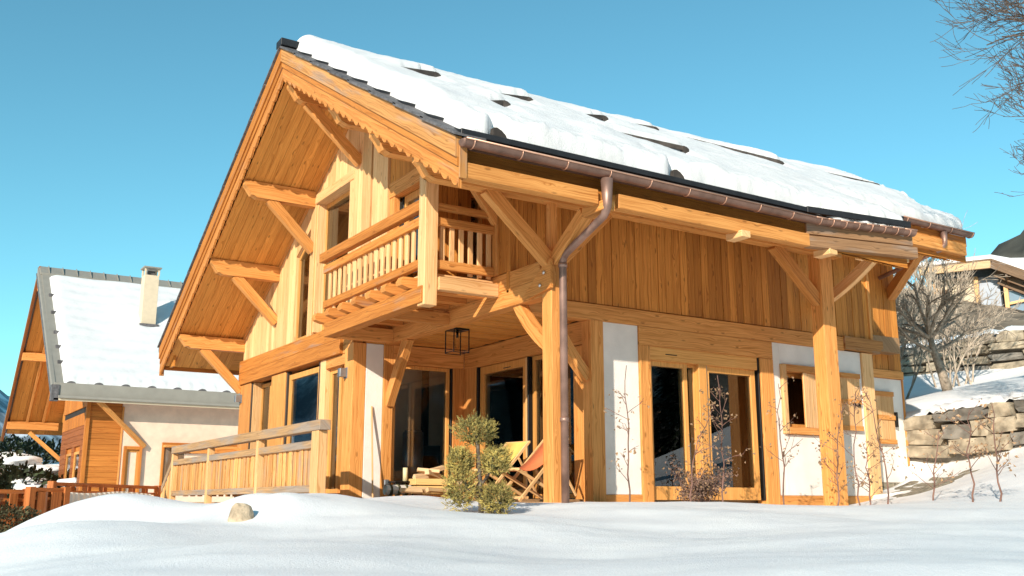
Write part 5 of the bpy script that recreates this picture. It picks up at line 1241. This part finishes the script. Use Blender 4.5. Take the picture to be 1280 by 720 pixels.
for q, (x, y, z, r, lab) in enumerate(((-3.0, 33, .2, 2.4, 'dark evergreen bush with snow lumps at the far left edge'), (-.6, 48, 1.9, 3.4, 'broad dark evergreen bush under the neighbour\'s eave'), (-4.2, 40, .9, 3.0, 'dark evergreen bush leftmost behind the fence'))):
    leafy('evergreen_bush', lab, (x, y, z - r * .5), (r * 1.2, r, r * .55), 6000, 'ever', 20 + q, .26, 'evergreen bushes beyond the fence')
sn = []
for k in range(34):
    rnd = random.Random(300 + k); x = rnd.uniform(-7.5, 1.5); y = rnd.uniform(29, 47); bm = bmesh.new(); bmesh.ops.create_icosphere(bm, subdivisions=3, radius=1); zz = rnd.uniform(.3, 1.3) + (y - 29) * .07
    for v in bm.verts: v.co = Vector((v.co.x * .75, v.co.y * .55, v.co.z * .2)) * (1 + .4 * noise.noise(v.co * 2 + Vector((k, 0, 0)))) + Vector((x, y, zz))
    bm.verts.index_update(); sn.append(([v.co.copy() for v in bm.verts], [[v.index for v in f.verts] for f in bm.faces])); bm.free()
tag(mk('bush_snow', *merge(sn), 'snow', None, smooth=True), 'lumps of snow lying over the evergreen bushes beyond the fence', 'snow', kind='stuff')

# ------------------------------------------------------------------ hills, mountain, woods
def hill(name, fn, xs, ys, mat):
    V = []; F = []; ny = len(ys)
    for x in xs:
        for y in ys: V.append(fn(x, y))
    for i in range(len(xs) - 1):
        for j in range(ny - 1): a = i * ny + j; F.append([a, a + ny, a + ny + 1, a + 1])
    return tag(mk(name, V, F, mat, None, smooth=True, center=False), kind='structure')
m, n_, l_, b_ = nt('mountain_snow_rock'); ge = N(n_, 'ShaderNodeNewGeometry'); a_ = N(n_, 'ShaderNodeTexNoise'); a_.inputs['Scale'].default_value = .045; a_.inputs['Detail'].default_value = 9; a_.inputs['Roughness'].default_value = .68; l_.new(ge.outputs['Position'], a_.inputs[0])
l_.new(ramp(n_, l_, a_.outputs[0], [(.42, (.16, .19, .22)), (.52, (.33, .37, .42)), (.60, (.72, .76, .82))]), b_.inputs['Base Color']); b_.inputs['Roughness'].default_value = .9; M['mount'] = m
m, n_, l_, b_ = nt('valley_side_woods_and_snow'); ge = N(n_, 'ShaderNodeNewGeometry'); a_ = N(n_, 'ShaderNodeTexNoise'); a_.inputs['Scale'].default_value = .03; a_.inputs['Detail'].default_value = 9; a_.inputs['Roughness'].default_value = .7; l_.new(ge.outputs['Position'], a_.inputs[0])
l_.new(ramp(n_, l_, a_.outputs[0], [(.42, (.10, .085, .06)), (.54, (.26, .22, .17)), (.62, (.75, .73, .70))]), b_.inputs['Base Color']); b_.inputs['Roughness'].default_value = .9; M['valley'] = m
# azimuth-based ridge lines far away: heading measured from +Y toward +X, seen from the yard
def ridge(name, a0, a1, dist, hfun, mat, n=90, depth=180, base=-30):
    V = []; F = []; m_ = 14
    for i in range(n + 1):
        a = a0 + (a1 - a0) * i / n
        for j in range(m_ + 1):
            q = j / m_; dd = dist - depth * (1 - q) ; h = base + (hfun(math.degrees(a)) - base) * (q ** .8) * 1.0 + 7 * noise.noise(Vector((a * 30, q * 4, 1))) * math.sin(q * math.pi)
            V.append((CAM.x + math.sin(a) * dd, CAM.y + math.cos(a) * dd, h))
    for i in range(n):
        for j in range(m_): b = i * (m_ + 1) + j; F.append([b, b + m_ + 1, b + m_ + 2, b + 1])
    return tag(mk(name, V, F, mat, None, smooth=True, center=False), kind='structure')
ridge('mountain', R(-45), R(14), 620, lambda a: 62 + (5.1 - a) * 3.2 + 9 * noise.noise(Vector((a * .8, 0, 0))) + 3 * noise.noise(Vector((a * 4, 0, 0))), 'mount', depth=350, base=-60)
M['hillwood'] = plain('wooded_hillside', (.105, .095, .075), .95, nscale=.05, amt=.45, bump=.6, bscale=.4)
ridge('wooded_hill', R(52), R(100), 420, lambda a: 88 + (a - 57.5) * 5.0 + 5 * noise.noise(Vector((a * 1.2, 3, 0))) + 1.2 * noise.noise(Vector((a * 9, 3, 0))), 'hillwood', depth=200)
ridge('valley_slope', R(100), R(312), 430, lambda a: 104 + 14 * noise.noise(Vector((a * .07, 8, 0))) + 3 * noise.noise(Vector((a * .9, 3, 0))), 'valley', n=160, depth=260)  # out of view, added so the panes mirror hillside instead of sky
M['brownslope'] = plain('brown_winter_slope', (.26, .20, .14), .95, nscale=.35, amt=.5, bump=.7, bscale=2)
# brown brushy bank behind the fruit tree, left of the far house
def bank(x, y): return (x, y, g1(x, y) + .05 + max(0, min(1, (x - 27) / 14)) * 3.4 * math.exp(-((y - 22 - (x - 30) * .35) / 7) ** 2) + .5 * noise.noise(Vector((x * .5, y * .5, 0))))
hill('brushy_bank', bank, [26 + k * .8 for k in range(24)], [10 + k * .8 for k in range(40)], 'brownslope')
# trees on the far side of the road behind the photographer; the side windows mirror them
rnd = random.Random(77)
cn = None
for k in range(12):
    x = 14 + k * 3.3 + rnd.uniform(-1, 1); y = -24 - rnd.uniform(0, 9) + k * .5; H = rnd.uniform(9, 14)
    if cn is None:
        cn = thing('conifer', 'dark conifer on the open side opposite the house', 'tree', (x, y, g1(x, y)), group='conifers mirrored in the side windows')
        tb('trunk', [(0, 0, 0), (0, 0, 10)], [.2, .03], 'bark', cn, 6); V = []; F = []
        for q in range(5200):
            z = 10 * rnd.uniform(.08, 1); r = (10.2 - z) * .24 * rnd.uniform(.5, 1); a = rnd.uniform(0, 6.28); p = Vector((math.cos(a) * r, math.sin(a) * r, z)); dd = Vector((math.cos(a), math.sin(a), -.5)) * rnd.uniform(.2, .5); s = Vector((-math.sin(a), math.cos(a), 0)) * .12
            o = len(V); V += [p - s, p + s, p + dd]; F += [[o, o + 1, o + 2]]
        f_ = mk('foliage', V, F, 'ever', cn); f_['kind'] = 'stuff'; cn.scale = (1, 1, 1)
    else:
        c = cn.copy(); COL.objects.link(c); c.location = (x, y, g1(x, y)); c.rotation_euler = (0, 0, k); s = H / 11; c.scale = (s, s, s)
        for q in kids(cn): e = q.copy(); COL.objects.link(e); e.parent = c
print('objects', len(bpy.data.objects), 'tris', sum(len(o.data.polygons) for o in bpy.data.objects if o.type == 'MESH'))
